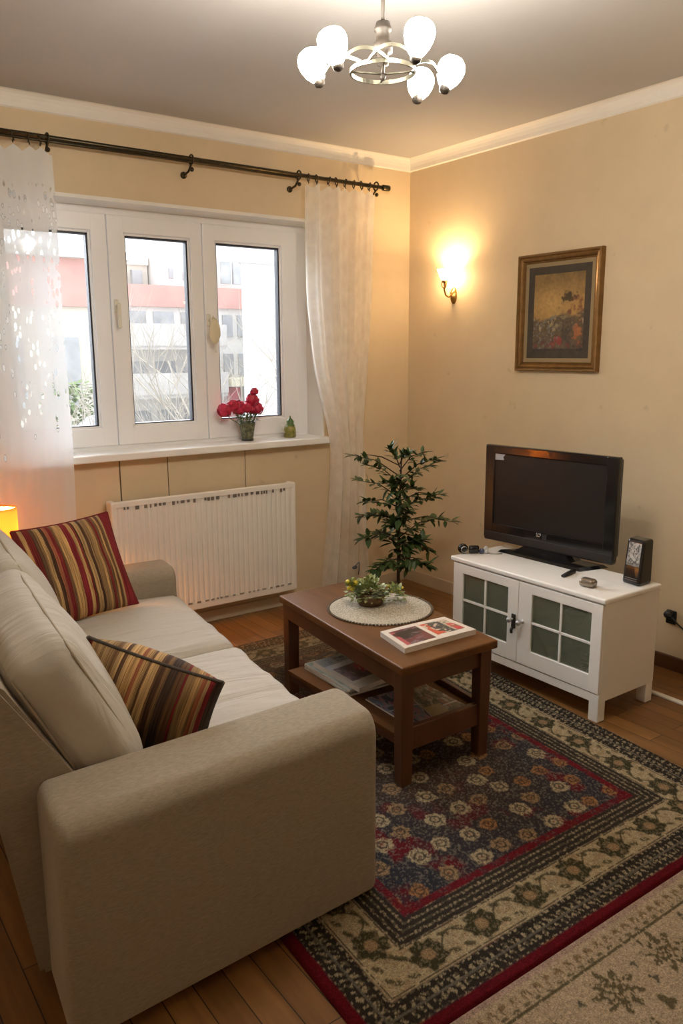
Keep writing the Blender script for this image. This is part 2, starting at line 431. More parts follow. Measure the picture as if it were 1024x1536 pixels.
def floor_mat():
    t = NT('oak parquet'); p = t.n('BsdfPrincipled', Roughness=.33); p.inputs['Specular IOR Level'].default_value = .45
    tc = t.n('TexCoord'); mp = t.n('Mapping'); mp.inputs['Rotation'].default_value = (0, 0, PI/2); t.l(tc.outputs['Object'], mp.inputs[0])
    br = t.n('TexBrick', Scale=1.0, Mortar__Size=.0016, Bias=0.0, Brick__Width=.62, Row__Height=.085)
    br.inputs['Color1'].default_value = rgba((.265, .128, .040)); br.inputs['Color2'].default_value = rgba((.165, .075, .023)); br.inputs['Mortar'].default_value = (.02, .009, .004, 1)
    br.offset = .37; t.l(mp.outputs[0], br.inputs['Vector'])
    m2 = t.n('Mapping'); m2.inputs['Scale'].default_value = (30, 2.2, 1); t.l(tc.outputs['Object'], m2.inputs[0])
    nz = t.n('TexNoise', Scale=1.0, Detail=6.0); t.l(m2.outputs[0], nz.inputs['Vector'])
    mr = t.n('MapRange', From__Min=.3, From__Max=.7, To__Min=.72, To__Max=1.2); t.l(nz.outputs[0], mr.inputs[0])
    mx = t.n('Mix', _data_type='RGBA', _blend_type='MULTIPLY'); mx.inputs[0].default_value = 1
    t.l(br.outputs['Color'], mx.inputs[6]); t.l(mr.outputs[0], mx.inputs[7]); t.l(mx.outputs[2], p.inputs['Base Color'])
    t.l(p.outputs[0], t.out.inputs[0]); return t.m
M['floor'] = floor_mat()

# ------------------------------------------------------------------ room
XW, YS, H = -4.35, -5.3, 2.82
WX0, WX1, WZ0, WZ1 = -2.73, -.70, 1.03, 2.385        # window opening
b = BM(); box(b, XW-.2, .2, YS-.2, .36, -.2, 0); struct('floor', b, M['floor'])
b = BM(); box(b, XW-.2, .2, YS-.2, .36, H, H+.2); struct('ceiling', b, M['ceiling'])
b = BM()
T = .34
box(b, XW, WX0, 0, T, 0, H); box(b, WX1, 0, 0, T, 0, H); box(b, WX0, WX1, 0, T, 0, WZ0); box(b, WX0, WX1, 0, T, WZ1, H)
struct('wall_north', b, M['wall'])
b = BM(); box(b, 0, .2, YS, T, 0, H); struct('wall_east', b, M['wall'])
b = BM(); box(b, XW-.2, XW, YS, T, 0, H); struct('wall_west', b, M['wall_bounce'])
b = BM(); box(b, XW-.2, .2, YS-.2, YS, 0, H); struct('wall_south', b, M['wall_bounce'])
# coving
def cove(n=5, w=.05, h=.072):
    pts = [(0, H), (0, H-h)]
    for i in range(n+1):
        a = PI/2*i/n
        pts.append((.008+(w-.008)*(1-math.cos(a)), H-h+.006+(h-.006)*math.sin(a)))
    pts[-1] = (w, H)
    return pts
b = BM(); prism(b, [(-p[0], p[1]) for p in cove()], 'x', XW, 0); struct('trim_1', b, M['crown'])
b = BM(); prism(b, [(-p[0], p[1]) for p in cove()], 'y', YS, 0); struct('trim_2', b, M['crown'])
# skirtings
b = BM(); box(b, XW, 0, -.016, 0, 0, .07, .004); struct('baseboard_north', b, M['beige_trim'])
b = BM(); box(b, -.016, 0, -1.55, -.016, 0, .085, .004); struct('baseboard_east', b, M['beige_trim'])
b = BM(); box(b, -.018, 0, YS, -1.55, 0, .075, .004); struct('baseboard_southeast', b, M['brown_trim'])
# reveal lining (white plaster inside the recess)
b = BM()
box(b, WX0, WX0+.012, 0.0, T, WZ0, WZ1); box(b, WX1-.012, WX1, 0.0, T, WZ0, WZ1); box(b, WX0, WX1, -.004, T, WZ1-.014, WZ1+.004)
struct('trim_3', b, M['recess'])
# joints between the plasterboard panels under the sill
b = BM()
for x, w in ((-2.064, .007), (-1.783, .004), (-1.284, .003)):
    box(b, x-w/2, x+w/2, -.0025, .001, .60, 1.03)
struct('trim_4', b, mat('dark joint filler', (.13, .09, .05), .9))

# ------------------------------------------------------------------ window
win = thing('window_1', (-1.71, .2, 1.03), None, None); win['kind'] = 'structure'
FY0, FY1 = .165, .235
SX0, SX1 = -2.645, -.785
b = BM()
box(b, WX0+.012, SX0+.0, FY0+.012, FY1, 1.07, WZ1-.014); box(b, SX1, WX1-.012, FY0+.012, FY1, 1.07, WZ1-.014)
box(b, SX0, SX1, FY0+.012, FY1, 1.06, 1.088); box(b, SX0, SX1, FY0+.012, FY1, 2.335, WZ1-.014)
obj('window_frame', b, M['pvc'], win)
b = BM(); box(b, -2.78, -.682, -.065, FY0+.03, 1.03, 1.07, .006); obj('window_sill', b, M['sill'], win)
def sash(x0, x1, gx0, gx1, z0=1.088, z1=2.335, gz0=1.190, gz1=2.245):
    b = BM()
    y0, y1 = FY0, FY1-.005
    g = .0025
    x0 += g; x1 -= g; z0 += .001
    box(b, x0, gx0, y0, y1, z0, z1, .005); box(b, gx1, x1, y0, y1, z0, z1, .005)
    box(b, gx0-.006, gx1+.006, y0, y1, z0, gz0, .005); box(b, gx0-.006, gx1+.006, y0, y1, gz1, z1, .005)
    # glazing bead
    for (a, c, d, e) in ((gx0-.004, gx0+.012, gz0, gz1), (gx1-.012, gx1+.004, gz0, gz1)):
        box(b, a, c, y0+.012, y1, d, e, .003)
    for (d, e) in ((gz0-.004, gz0+.012), (gz1-.012, gz1+.004)):
        box(b, gx0, gx1, y0+.012, y1, d, e, .003)
    s = obj('sash', b, M['pvc'], win)
    b = BM(); r = .0125; t = .009
    for (a, c, d, e) in ((gx0+r, gx0+r+t*.4, gz0+r, gz1-r), (gx1-r-t, gx1-r, gz0+r, gz1-r), (gx0+r, gx1-r, gz0+r, gz0+r+t*.6), (gx0+r, gx1-r, gz1-r-t*.9, gz1-r)):
        box(b, a, c, y0+.016, y1-.01, d, e)
    props(obj('gasket', b, M['gasket'], s), 'black rubber glazing gasket')
    b = BM(); box(b, gx0+r, gx1-r, .200, .204, gz0+r, gz1-r); obj('pane', b, M['pane'], s)
    return s
s1 = sash(-2.645, -1.998, -2.54, -2.088)
s2 = sash(-1.998, -1.434, -1.905, -1.51)
s3 = sash(-1.434, -.785, -1.352, -.895)
def handle(parent, x, z, l):
    b = BM(); box(b, x-.013, x+.013, FY0-.012, FY0, z-.035, z+.035, .006)
    tube(b, [(x, FY0-.01, z), (x, FY0-.04, z), (x, FY0-.045, z-.01)], .008, 10)
    box(b, x-.010, x+.010, FY0-.052, FY0-.038, z-l, z+.014, .006)
    h = props(obj('handle', b, M['handle'], parent), 'ivory lever handle')
    return h
handle(s2, -1.968, 1.855, .12)
h3 = handle(s3, -1.412, 1.79, .12)
tg = thing('hanging_tag', (-1.42, .11, 1.80), 'cream leaf shaped tag hanging from the right sash window handle', 'tag')
b = BM(); pr = [(.006, .0), (.024, -.02), (.036, -.06), (.036, -.10), (.02, -.135), (.005, -.15)]
lathe(b, [(r, z) for r, z in pr], (-1.405, .095, 1.80), n=16, cap=True); [setattr(v.co, 'y', .098+(v.co.y-.098)*.3) for v in b.verts]; obj('body', b, mat('cream tag', (.66, .60, .42), .5), tg)
b = BM(); tube(b, [(-1.405, .095, 1.652), (-1.408, .095, 1.62), (-1.402, .093, 1.60)], .005, 8); obj('drawstring', b, M['handle'], tg)
b = BM(); tube(b, [(-1.41, .114, 1.795), (-1.407, .105, 1.812), (-1.405, .095, 1.798)], .003, 6); obj('loop', b, M['handle'], tg)

# ------------------------------------------------------------------ outdoors
sky = bpy.data.worlds.new('overcast sky'); sc.world = sky; sky.use_nodes = True
bg = sky.node_tree.nodes['Background']; bg.inputs[0].default_value = (.93, .97, 1, 1); bg.inputs[1].default_value = 2.3
GZ = -4.6
b = BM(); box(b, -30, 60, .6, 80, GZ-.5, GZ); struct('ground', b, mat('pale paving outside', (.16, .16, .15), .9, var=.2, vscale=.6))
M['ext_white'] = mat('pale render facade', (.74, .72, .69), .9, var=.08, vscale=.8)
M['ext_cream'] = mat('cream render facade', (.70, .66, .58), .9, var=.1, vscale=1)
M['ext_red'] = mat('brick red panels', (.62, .35, .31), .9, var=.15, vscale=2)
M['ext_win'] = mat('grey window glass outside', (.46, .47, .49), .5, var=.3, vscale=3)
M['ext_pale'] = mat('pale grey end wall', (.72, .73, .75), .9, var=.04, vscale=.5)
M['ext_grey'] = mat('grey balcony concrete', (.62, .60, .58), .9, var=.15, vscale=2)
M['twig'] = mat('grey brown twigs', (.40, .36, .31), .9)
M['ext_leaf'] = mat('light green shrub leaves', (.24, .33, .14), .8, var=.4, vscale=3)
# main block behind the middle and right sash
bd = thing('apartment_building', (7.4, 22, GZ), 'pale apartment block with a brick red band seen through the middle and right panes', 'building')
b = BM(); box(b, 2.6, 15, 18, 26, GZ, 2.9); box(b, 6.2, 15, 18.6, 26, 2.9, 4.9); obj('facade', b, M['ext_white'], bd)
b = BM(); box(b, 2.6, 8.9, 17.86, 18.6, 2.9, 3.5); obj('brick_band', b, M['ext_red'], bd)
for z in (2.25, .9, -.5, -1.9):
    b = BM(); box(b, 4.6, 7.6, 17.1, 18, z-.55, z-.45); box(b, 4.6, 7.6, 17.05, 17.12, z-.45, z+.15)
    obj('balcony', b, M['ext_grey'], bd)
for x in (4.9, 5.75, 6.6):
    for z in (2.35, .95, -.45, -1.8):
        b = BM(); box(b, x, x+.62, 17.95, 18.03, z-.25, z+.42); obj('window', b, M['ext_win'], bd)
for x, z0, z1 in ((5.05, 3.55, 3.95), (5.5, 3.5, 4.2)):
    pass
for x, z in ((7.95, 3.95), (8.35, 3.95), (7.95, 1.25), (8.45, 1.25), (7.95, 2.4), (8.45, 2.4), (7.95, -.35), (8.5, -.35)):
    b = BM(); box(b, x, x+.32, 17.93, 18.03, z-.32, z+.32); obj('window', b, M['ext_win'], bd)
b = BM(); box(b, 7.7, 9.0, 17.0, 18, .62, .86); props(obj('awning', b, mat('cream awning', (.8, .76, .6), .8), bd), 'cream awning')
b = BM(); box(b, 8.05, 8.45, 17.9, 18.02, -.5, .55); props(obj('door', b, mat('faded red door', (.62, .22, .22), .7), bd), 'faded red door')
for x, z in ((6.55, 3.95), (7.0, 3.9)):
    b = BM(); box(b, x, x+.14, 18.55, 18.62, z-.18, z+.1); obj('window', b, M['ext_win'], bd)
# attic block above the red band
bl = thing('apartment_building', (5.2, 21, GZ), 'white stepped roof block rising behind the middle pane of the window', 'building')
b = BM(); box(b, 3.0, 6.15, 19.2, 24, 2.95, 4.15); box(b, 5.0, 6.15, 19.1, 24, 4.15, 4.45); obj('facade', b, M['ext_cream'], bl)
for x in (5.1, 5.62):
    b = BM(); box(b, x, x+.3, 19.05, 19.2, 3.3, 4.0); obj('window', b, M['ext_win'], bl)
# left neighbour, nearer
bn = thing('house', (.4, 13, GZ), 'house with brick red upper storey seen through the left pane', 'house')
b = BM(); box(b, -3.5, 2.15, 11, 16, GZ, 2.45); obj('facade', b, M['ext_cream'], bn)
b = BM(); box(b, -3.5, 2.17, 10.9, 16.05, 2.45, 3.3); obj('brick_storey', b, M['ext_red'], bn)
b = BM(); box(b, -3.7, 2.3, 10.7, 16.2, 3.3, 3.45); obj('eaves', b, M['ext_white'], bn)
for x in (-1.2, -.2, .8):
    b = BM(); box(b, x, x+.5, 10.93, 11.05, .6, 1.9); obj('window', b, M['ext_win'], bn)
# tall end wall filling the right of the right pane
be = thing('apartment_building', (9.0, 12, GZ), 'tall plain pale end wall filling the right side of the right pane', 'building')
b = BM(); prism(b, [(5.12, 11.6), (12, 11.6), (14, 16.8), (8.4, 16.8)], 'z', GZ, 3.5); obj('facade', b, M['ext_pale'], be)
b = BM(); prism(b, [(5.0, 11.5), (12.1, 11.5), (14.1, 16.9), (8.3, 16.9)], 'z', 3.5, 3.62); obj('parapet', b, M['ext_white'], be)

def branchy(bm, p, d, l, r, depth, rr):
    n = 4; pts = [p]; q = p.copy(); dd = d.copy()
    for i in range(n):
        dd = (dd+Vector((rr.uniform(-.16, .16), rr.uniform(-.16, .16), rr.uniform(-.05, .14)))).normalized()
        q = q+dd*l/n; pts.append(q.copy())
    tube(bm, pts, [r*(1-.45*i/n) for i in range(n+1)], 5, False)
    if depth <= 0: return
    for k in range(rr.choice([2, 3, 3])):
        t = rr.uniform(.45, 1); i = min(n, max(1, int(t*n)))
        a = rr.uniform(0, 2*PI)
        nd = (dd+Vector((math.cos(a), math.sin(a), rr.uniform(.0, .4)))*rr.uniform(.5, .9)).normalized()
        branchy(bm, pts[i], nd, l*rr.uniform(.6, .8), r*.55, depth-1, rr)
def bare_tree(x, y, h, seed, label):
    rr = random.Random(seed)
    t = thing('tree', (x, y, GZ), label, 'tree', 'bare trees outside the window')
    b = BM(); tube(b, [(x, y, GZ), (x+.05, y, GZ+h*.2), (x, y+.05, GZ+h*.42)], [.10, .085, .07], 8); obj('trunk', b, M['twig'], t)
    b = BM()
    for k in range(6):
        a = k*1.05+rr.random()
        branchy(b, Vector((x, y+.03, GZ+h*(.26+.03*k))), Vector((math.cos(a)*.55, math.sin(a)*.55, .9)).normalized(), h*.30, .04, 4, rr)
    obj('branches', b, M['twig'], t)
bare_tree(3.40, 7.8, 8.4, 3, 'leafless tree standing in front of the pale end wall outside the right pane')
bare_tree(1.60, 7.4, 7.0, 5, 'leafless tree outside the middle pane of the window')
bare_tree(-.5, 6.6, 6.4, 9, 'leafless tree outside the left pane beside the lace curtain')

def leaf_faces(bm, p, d, up, l, w, mi=0):
    d = d.normalized(); s = d.cross(up)
    s = s.normalized() if s.length > 1e-6 else d.orthogonal().normalized()
    n = s.cross(d)
    a = bm.verts.new(p); m = bm.verts.new(p+d*l*.5-n*l*.06); e = bm.verts.new(p+d*l-n*l*.16)
    l1 = bm.verts.new(p+d*l*.32+s*w*.5); l2 = bm.verts.new(p+d*l*.68+s*w*.38-n*l*.05)
    r1 = bm.verts.new(p+d*l*.32-s*w*.5); r2 = bm.verts.new(p+d*l*.68-s*w*.38-n*l*.05)
    for f in ((a, l1, m), (l1, l2, m), (l2, e, m), (a, m, r1), (r1, m, r2), (r2, m, e)):
        x = bm.faces.new(f); x.material_index = mi

def shrub(x, y, h, w, seed, label, n=2200):
    rr = random.Random(seed)
    t = thing('shrub', (x, y, GZ), label, 'shrub', 'shrubs below the window')
    b = BM()
    for k in range(6): tube(b, [(x, y, GZ), (x+rr.uniform(-w, w)*.4, y+rr.uniform(-w, w)*.4, GZ+h*.8)], [.04, .015], 6)
    obj('stem', b, M['twig'], t)
    b = BM()
    for k in range(n):
        a = rr.uniform(0, 2*PI); q = rr.random()**.5; z = GZ+h*rr.uniform(.15, 1)
        f = math.sin(min(1, (z-GZ)/h)*PI*.92)**.35
        leaf_faces(b, Vector((x+math.cos(a)*w*q*f, y+math.sin(a)*w*q*f, z)), Vector((math.cos(a), math.sin(a), rr.uniform(-.5, .9))), Vector((0, 0, 1)), rr.uniform(.1, .2), .09)
    obj('foliage', b, M['ext_leaf'], t)
shrub(.62, 9.4, 5.7, .62, 1, 'tall pale green shrub outside the left pane')
shrub(2.5, 9.0, 4.4, .8, 2, 'pale green shrub outside the bottom of the middle pane', 700)
shrub(3.6, 9.2, 3.9, .55, 4, 'low pale shrub outside between the middle and right panes', 500)
b = BM(); lathe(b, [(.48, -4.88), (.48, 0), (.465, .14), (.40, .28), (.26, .40), (.10, .45), (.001, .455)], (.50, 7.5, 0.28), n=28, cap=True)
single('water_tank', b, mat('pale blue grey dome', (.30, .32, .35), .6), 'rounded pale dome outside at the foot of the left pane', 'tank', smooth=True)

# ------------------------------------------------------------------ curtain rod, rings, curtains
RY, RZ = -.105, 2.605
rod = thing('curtain_rod', (-1.7, 0, RZ), 'long dark bronze curtain rod above the window', 'curtain rod')
b = BM(); tube(b, [(-3.5, RY, RZ+.012), (-1.9, RY, RZ+.006), (-.30, RY, RZ)], .0115, 12); tube(b, [(-3.5, RY+.014, RZ-.004), (-.93, RY+.014, RZ-.008)], .007, 8); obj('rod', b, M['bronze'], rod)
b = BM(); lathe(b, [(.001, 0), (.016, .0), (.018, .006), (.018, .05), (.014, .055), (.001, .056)], (-.315, RY, RZ), (1, 0, 0), 14); obj('finial', b, M['bronze'], rod)
for x in (-2.36, -1.612, -.935, -.366):
    b = BM()
    tube(b, [(x, 0, RZ-.06), (x, -.02, RZ-.06), (x, -.07, RZ-.05), (x, RY, RZ-.02)], .006, 8)
    lathe(b, [(.018, 0), (.018, .008), (.008, .012)], (x, 0, RZ-.06), (0, -1, 0), 14, True)
    pts = [(x, RY+.024*math.cos(a), RZ+.024*math.sin(a)+.002) for a in [2*PI*k/18 for k in range(19)]]
    tube(b, pts, .005, 6); sphere(b, (x-.004, RY-.012, RZ-.05), .012, 10)
    obj('bracket', b, M['bronze'], rod)
def ring(x, lab, tilt=0.0):
    b = BM()
    pts = [(x+.008*math.sin(a+1)+tilt*math.sin(a), RY+.021*math.cos(a), RZ-.004+.021*math.sin(a)) for a in [2*PI*k/18 for k in range(19)]]
    tube(b, pts, .0036, 6); tube(b, [(x, RY, RZ-.024), (x+.002, RY, RZ-.036)], .0028, 6)
    single('curtain_ring', b, M['bronze'], lab, 'curtain ring', 'curtain rings on the rod')
ordn = ['leftmost', 'second from left', 'third from left', 'fourth from left', 'fifth from left', 'sixth from left', 'seventh from left', 'rightmost']
RX = [-.868, -.81, -.722, -.668, -.602, -.537, -.48, -.418]
for x, w in zip(RX, ordn): ring(x, 'dark metal ring of the right curtain, %s on the rod' % w, random.uniform(-.012, .012))
LX = [-2.52, -2.445, -2.395]
for x, w in zip(LX, ['leftmost of the three in view', 'middle of the three in view', 'rightmost of the three in view']): ring(x, 'dark metal ring of the left lace curtain, %s' % w, random.uniform(-.012, .012))

def curtain(name, rows, mat_, label, nf, amp, nx=180, ny=150, phase=0, scallop=None, ybase=-.11):
    """rows: (z, xl, xr) from top down; folds of depth amp; uv in metres (v from the top)"""
    zs = np.array([r[0] for r in rows]); xl = np.array([r[1] for r in rows]); xr = np.array([r[2] for r in rows])
    V = np.linspace(0, 1, ny); U = np.linspace(0, 1, nx)
    z = zs[0]+(zs[-1]-zs[0])*V
    L = np.interp(-z, -zs, xl); R = np.interp(-z, -zs, xr)
    def sm(a): 
        k = np.ones(11)/11; return np.convolve(np.pad(a, 5, mode='edge'), k, 'valid')
    L, R = sm(L), sm(R)
    UU, VV = np.meshgrid(U, V)
    ph = 2*PI*nf*(UU+.05*np.sin(5*UU+phase)+.02*np.sin(3*VV+7*UU))+phase
    a = amp*(.55+.45*np.sin(3*UU+1+phase))*(.55+.45*VV)
    Y = ybase-a*np.sin(ph)-a*.35*np.sin(2.3*ph+2*VV)
    X = L[:, None]+(R-L)[:, None]*UU+.35*a*np.cos(ph)
    Z = np.repeat(z[:, None], nx, 1)
    if scallop is not None:
        sg = np.zeros(nx)
        for k in range(nx):
            x = X[0, k]; d = min(abs(x-q) for q in scallop); sg[k] = min(.03, d*.75)
        Z = Z-sg[None, :]*np.exp(-VV*18)
    Y = np.minimum(Y, -.066)
    P = np.stack([X, Y, Z], -1)
    o = grid_obj(name, P, None, mat_)
    me = o.data; uv = me.uv_layers.new(name='UVMap')
    li = np.empty(len(me.loops), np.int32); me.loops.foreach_get('vertex_index', li)
    c = np.stack([(UU*(rows[0][2]-rows[0][1])*1.6).ravel(), ((zs[0]-Z)).ravel()], -1)[li]
    uv.data.foreach_set('uv', c.astype(np.float32).ravel())
    return props(o, label, 'curtain')
cur = curtain('curtain', [(2.572, -.915, -.375), (2.36, -.918, -.389), (1.92, -.912, -.398), (1.51, -.855, -.429), (1.13, -.742, -.467), (1.04, -.716, -.467), (.75, -.728, -.447), (.43, -.765, -.433), (.01, -.825, -.410)],
    M['sheer'], 'white sheer curtain hanging to the floor at the right of the window', 4.6, .040, scallop=RX, phase=.4)
hk = BM(); tube(hk, [(-.60, -.165, .215), (-.575, -.172, .228), (-.55, -.17, .245), (-.548, -.168, .20), (-.55, -.165, .16)], .0035, 6); sphere(hk, (-.585, -.172, .215), .016, 10, (1.3, .6, .8))
h = obj('tieback_hook', hk, M['bluegrey'], cur); props(h, 'small blue grey hook')
curtain('curtain', [(2.562, -3.55, -2.345), (2.24, -3.52, -2.343), (1.7, -3.52, -2.35), (1.2, -3.5, -2.342), (.7, -3.52, -2.353), (.01, -3.55, -2.36)],
    M['lace'], 'white lace curtain at the left edge of the window, lit orange below', 8.5, .022, nx=240, scallop=LX+[-2.6, -2.68, -2.76, -2.85, -2.95, -3.05, -3.15, -3.25, -3.35, -3.45], phase=1.3, ybase=-.115)

# ------------------------------------------------------------------ radiator
rad = thing('radiator', (-1.58, 0, .12), 'white ribbed panel radiator on the wall under the window', 'radiator')
RX0, RX1, RZ0, RZ1 = -2.165, -.992, .125, .815
b = BM(); prof = [(RX0+.03, -.045)]
nr = 33; pw = (RX1-RX0-.07)/nr
prof = []
for k in range(nr):
    x = RX0+.035+k*pw
    prof += [(x, -.103), (x+pw*.18, -.108), (x+pw*.62, -.108), (x+pw*.8, -.103)]
prof += [(RX1-.03, -.103), (RX1-.03, -.06), (RX0+.03, -.06)]
prism(b, prof, 'z', RZ0+.03, RZ1-.03); obj('panel', b, M['rad'], rad)
for a, c in ((RX0, RX0+.037), (RX1-.032, RX1)):
    b = BM(); box(b, a, c, -.110, -.028, RZ0, RZ1, .012, 3); obj('side_cover', b, M['rad'], rad)
for a, c in ((RZ1-.036, RZ1), (RZ0, RZ0+.045)):
    b = BM(); box(b, RX0+.02, RX1-.02, -.110, -.085, a, c, .006); obj('rail', b, M['rad'], rad)
b = BM(); box(b, RX0+.03, RX1-.03, -.085, -.06, RZ0+.01, RZ1-.02); obj('inner_panel', b, M['rad'], rad)
b = BM()
x = RX0+.07
while x < RX1-.06:
    w = random.uniform(.008, .024); 
    if random.random() < .8:
        b = BM(); box(b, x, x+w, -.1112, -.109, RZ1-.052+random.uniform(0, .008), RZ1-.030); obj('vent_slot', b, M['rad_dark'], rad)
    x += w+random.uniform(.006, .022)
b = BM()
x = RX0+.1
while x < RX1-.03:
    w = random.uniform(.01, .03); b = BM(); box(b, x, x+w, -.1115, -.109, RZ0+.04, RZ0+.05); obj('weld_mark', b, M['steel'], rad); x += w+random.uniform(.01, .03)
b = BM(); box(b, RX0+.05, RX1-.05, -.083, -.03, RZ1-.03, RZ1-.012); obj('grille', b, M['rad_dark'], rad)
for x in (RX0+.2, RX1-.2):
    b = BM(); box(b, x-.02, x+.02, -.062, 0, .3, .7); obj('bracket', b, M['steel'], rad)
for x in (RX0+.1, RX0+.14):
    b = BM(); tube(b, [(x, -.06, RZ0+.02), (x, -.06, 0)], .009, 8); obj('pipe', b, M['steel'], rad)

# ------------------------------------------------------------------ rugs
def mixc(a, b, m): return a*(1-m[..., None])+b*m[..., None]
def carr(c, shape): return np.broadcast_to(np.array(c, float), shape+(3,)).copy()
def build_rug():
    W, L = 1.78, 2.54; nx, ny = 420, 600
    q = [(-2.647, -3.045), (-.912, -3.045), (-.672, -.5), (-2.51, -.5)]
    u = np.linspace(0, W, nx); v = np.linspace(0, L, ny); U, V = np.meshgrid(u, v)
    wob = (fbm(U*9, V*9, 3)-.5)*.02
    dl, dr, dn, df = U, W-U, V, L-V
    d = np.minimum(np.minimum(dl, dr), np.minimum(dn, df))
    along = np.where(np.minimum(dl, dr) < np.minimum(dn, df), V, U)
    sp = fbm(U*160, V*160, 2); sp2 = fbm(U*70+9, V*70, 2)
    red = np.array(lin(104, 22, 32)); navy = np.array(lin(52, 54, 62)); char = np.array(lin(58, 52, 46)); cream = np.array(lin(186, 168, 134))
    tan = np.array(lin(158, 130, 96)); olive = np.array(lin(66, 62, 42)); brown = np.array(lin(84, 62, 46)); grey = np.array(lin(120, 112, 98))
    col = carr(navy, U.shape)
    # field
    big = fbm(U*2.2+3, V*2.2, 3)
    cx = np.exp(-(((U-W*.52)/.36)**2+((V-L*.46)/.6)**2))
    col = mixc(col, brown, np.clip(cx*1.1*(.5+sp2), 0, .85))
    patch = np.clip((fbm(U*10+31, V*10+7, 3)-.57)*9, 0, 1)*np.clip(1.25-cx*1.6, 0, 1)
    col = mixc(col, red*1.15, patch*.9)
    col = mixc(col, grey, np.clip((sp-.56)*7, 0, 1)*.75)
    # rosettes on a diagonal lattice
    s = .118
    jr = np.floor(V/s); off = (jr % 2)*s/2
    cu = (np.floor((U-off)/s)+.5)*s+off; cv = (jr+.5)*s
    h1 = _perm[(np.floor(cu*97).astype(int)) % 256, (np.floor(cv*131).astype(int)) % 256]
    h2 = _perm[(np.floor(cu*57).astype(int)+40) % 256, (np.floor(cv*71).astype(int)+9) % 256]
    rr = np.hypot(U-cu-(h1-.5)*.05, V-cv-(h2-.5)*.05)
    ang = np.arctan2(V-cv, U-cu)
    R = .034+.008*h1
    pet = R*(1+.05*np.sin(ang*8+h2*6)+.5*(sp2-.5))
    on = (h2 > .22)
    tone = np.where(h1[..., None] > .55, cream*.92, tan)
    tone = np.where((h1 < .2)[..., None], tan*np.array([1.05, .8, .62]), tone)
    m = on*np.clip((pet-rr)/.005, 0, 1)*(.35+.65*(sp > .42))
    col = col*(1-m[..., None])+tone*m[..., None]
    m = on*np.clip((R*.56-rr)/.004, 0, 1)*np.clip((rr-R*.3)/.004, 0, 1); col = mixc(col, char, m*.85)
    m = on*np.clip((R*.16-rr)/.003, 0, 1); col = mixc(col, red, m*.6)
    # border bands by distance from the edge
    def band(a, b_): return np.clip((d+wob*.25-a)/.004, 0, 1)*np.clip((b_-d-wob*.25)/.004, 0, 1)
    m = band(.338, .372); col = mixc(col, red*1.25, m*np.where(V < L*.55, .95, .45)*(.6+.4*(sp2 > .45)))
    # inner guard stripes
    g = carr(char, U.shape); g = mixc(g, cream*.8, (np.sin(d*2*PI/.0225+2.2*(sp2-.5)) > .35)*(.25+.75*(np.sin(along*2*PI/.018+np.floor(d/.0225)*2+4*(sp2-.5)) > -.1)*(sp > .4))*.85)
    m = band(.252, .34); col = mixc(col, g, m)
    # cream main band with dark flowers and a scrolling vine
    c2 = carr(cream, U.shape)
    c2 = mixc(c2, tan, np.clip((sp2-.5)*3, 0, .5))
    mid = .192
    k = .205
    ph = (along % k)-k/2
    rb = np.hypot(ph, (d-mid)*1.05); ab = np.arctan2(d-mid, ph)
    pr_ = .052*(1+.18*np.abs(np.sin(ab*2.5))+.10*np.sin(ab*9))
    mm = np.clip((pr_-rb)/.006, 0, 1)*(.65+.35*(sp > .42)); c2 = mixc(c2, olive, mm)
    mm = np.clip((.024-rb)/.006, 0, 1); c2 = mixc(c2, tan*1.1, mm*.9)
    vine = mid+.040*np.sin(along*2*PI/k+PI/2)
    mm = np.clip((.006-np.abs(d-vine))/.003, 0, 1)*(np.abs(ph) > .045); c2 = mixc(c2, olive, mm*.8)
    p2 = ((along+k/2) % k)-k/2
    for dy, dx in ((.03, .03), (-.03, -.03), (.034, -.02), (-.036, .022)):
        r3 = np.hypot((p2-dx)*.8, (d-mid-dy)*1.4+(p2-dx)*.5); mm = np.clip((.016-r3)/.004, 0, 1)*(sp > .34); c2 = mixc(c2, olive*1.35, mm*.85)
    mm = (np.minimum(np.abs(d-.132), np.abs(d-.250)) < .0028)*(sp2 > .35); c2 = mixc(c2, char, mm*.85)
    m = band(.122, .256); col = mixc(col, c2, m)
    # outer guard, dotted dark and cream
    g = carr(char*.8, U.shape)
    dots = (np.sin(along*2*PI/.026+np.floor(d/.02)*1.3+5*(sp2-.5)) > .0)*(np.sin(d*2*PI/.03+1.0+3*(sp-.5)) > -.45)
    g = mixc(g, cream*.85, dots*(.3+.7*(sp > .47))*.9); g = mixc(g, grey, (np.abs(d-.078) < .0035)*.8)
    m = band(.034, .124); col = mixc(col, g, m)
    # red binding along the near and left sides, dark elsewhere
    edge = np.clip((.036-d)/.004, 0, 1)
    nearleft = (np.minimum(dl, dn) <= np.minimum(dr, df)+1e-9)
    col = mixc(col, np.array(lin(104, 16, 28)), edge*nearleft)
    col = mixc(col, g[...]*1, edge*(~nearleft))
    # tan cast growing towards the window side
    col = mixc(col, tan*.75, np.clip((V-L*.62)/.5, 0, 1)*.42*(.5+sp2))
    col = col*(.80+.4*sp)[..., None]
    X, Y = bil(q, W, L, U, V)
    Z = .014+.0022*(sp-.5)*(d > .04)
    prot = np.minimum(1, d/.006); Z = .002+(Z-.002)*prot
    return X, Y, Z, np.clip(col, 0, 1)
X, Y, Z, col = build_rug()
o = grid_obj('rug', np.stack([X, Y, Z], -1), col, M['rug'])
props(o, 'large dark patterned oriental rug under the coffee table, red edged', 'rug')
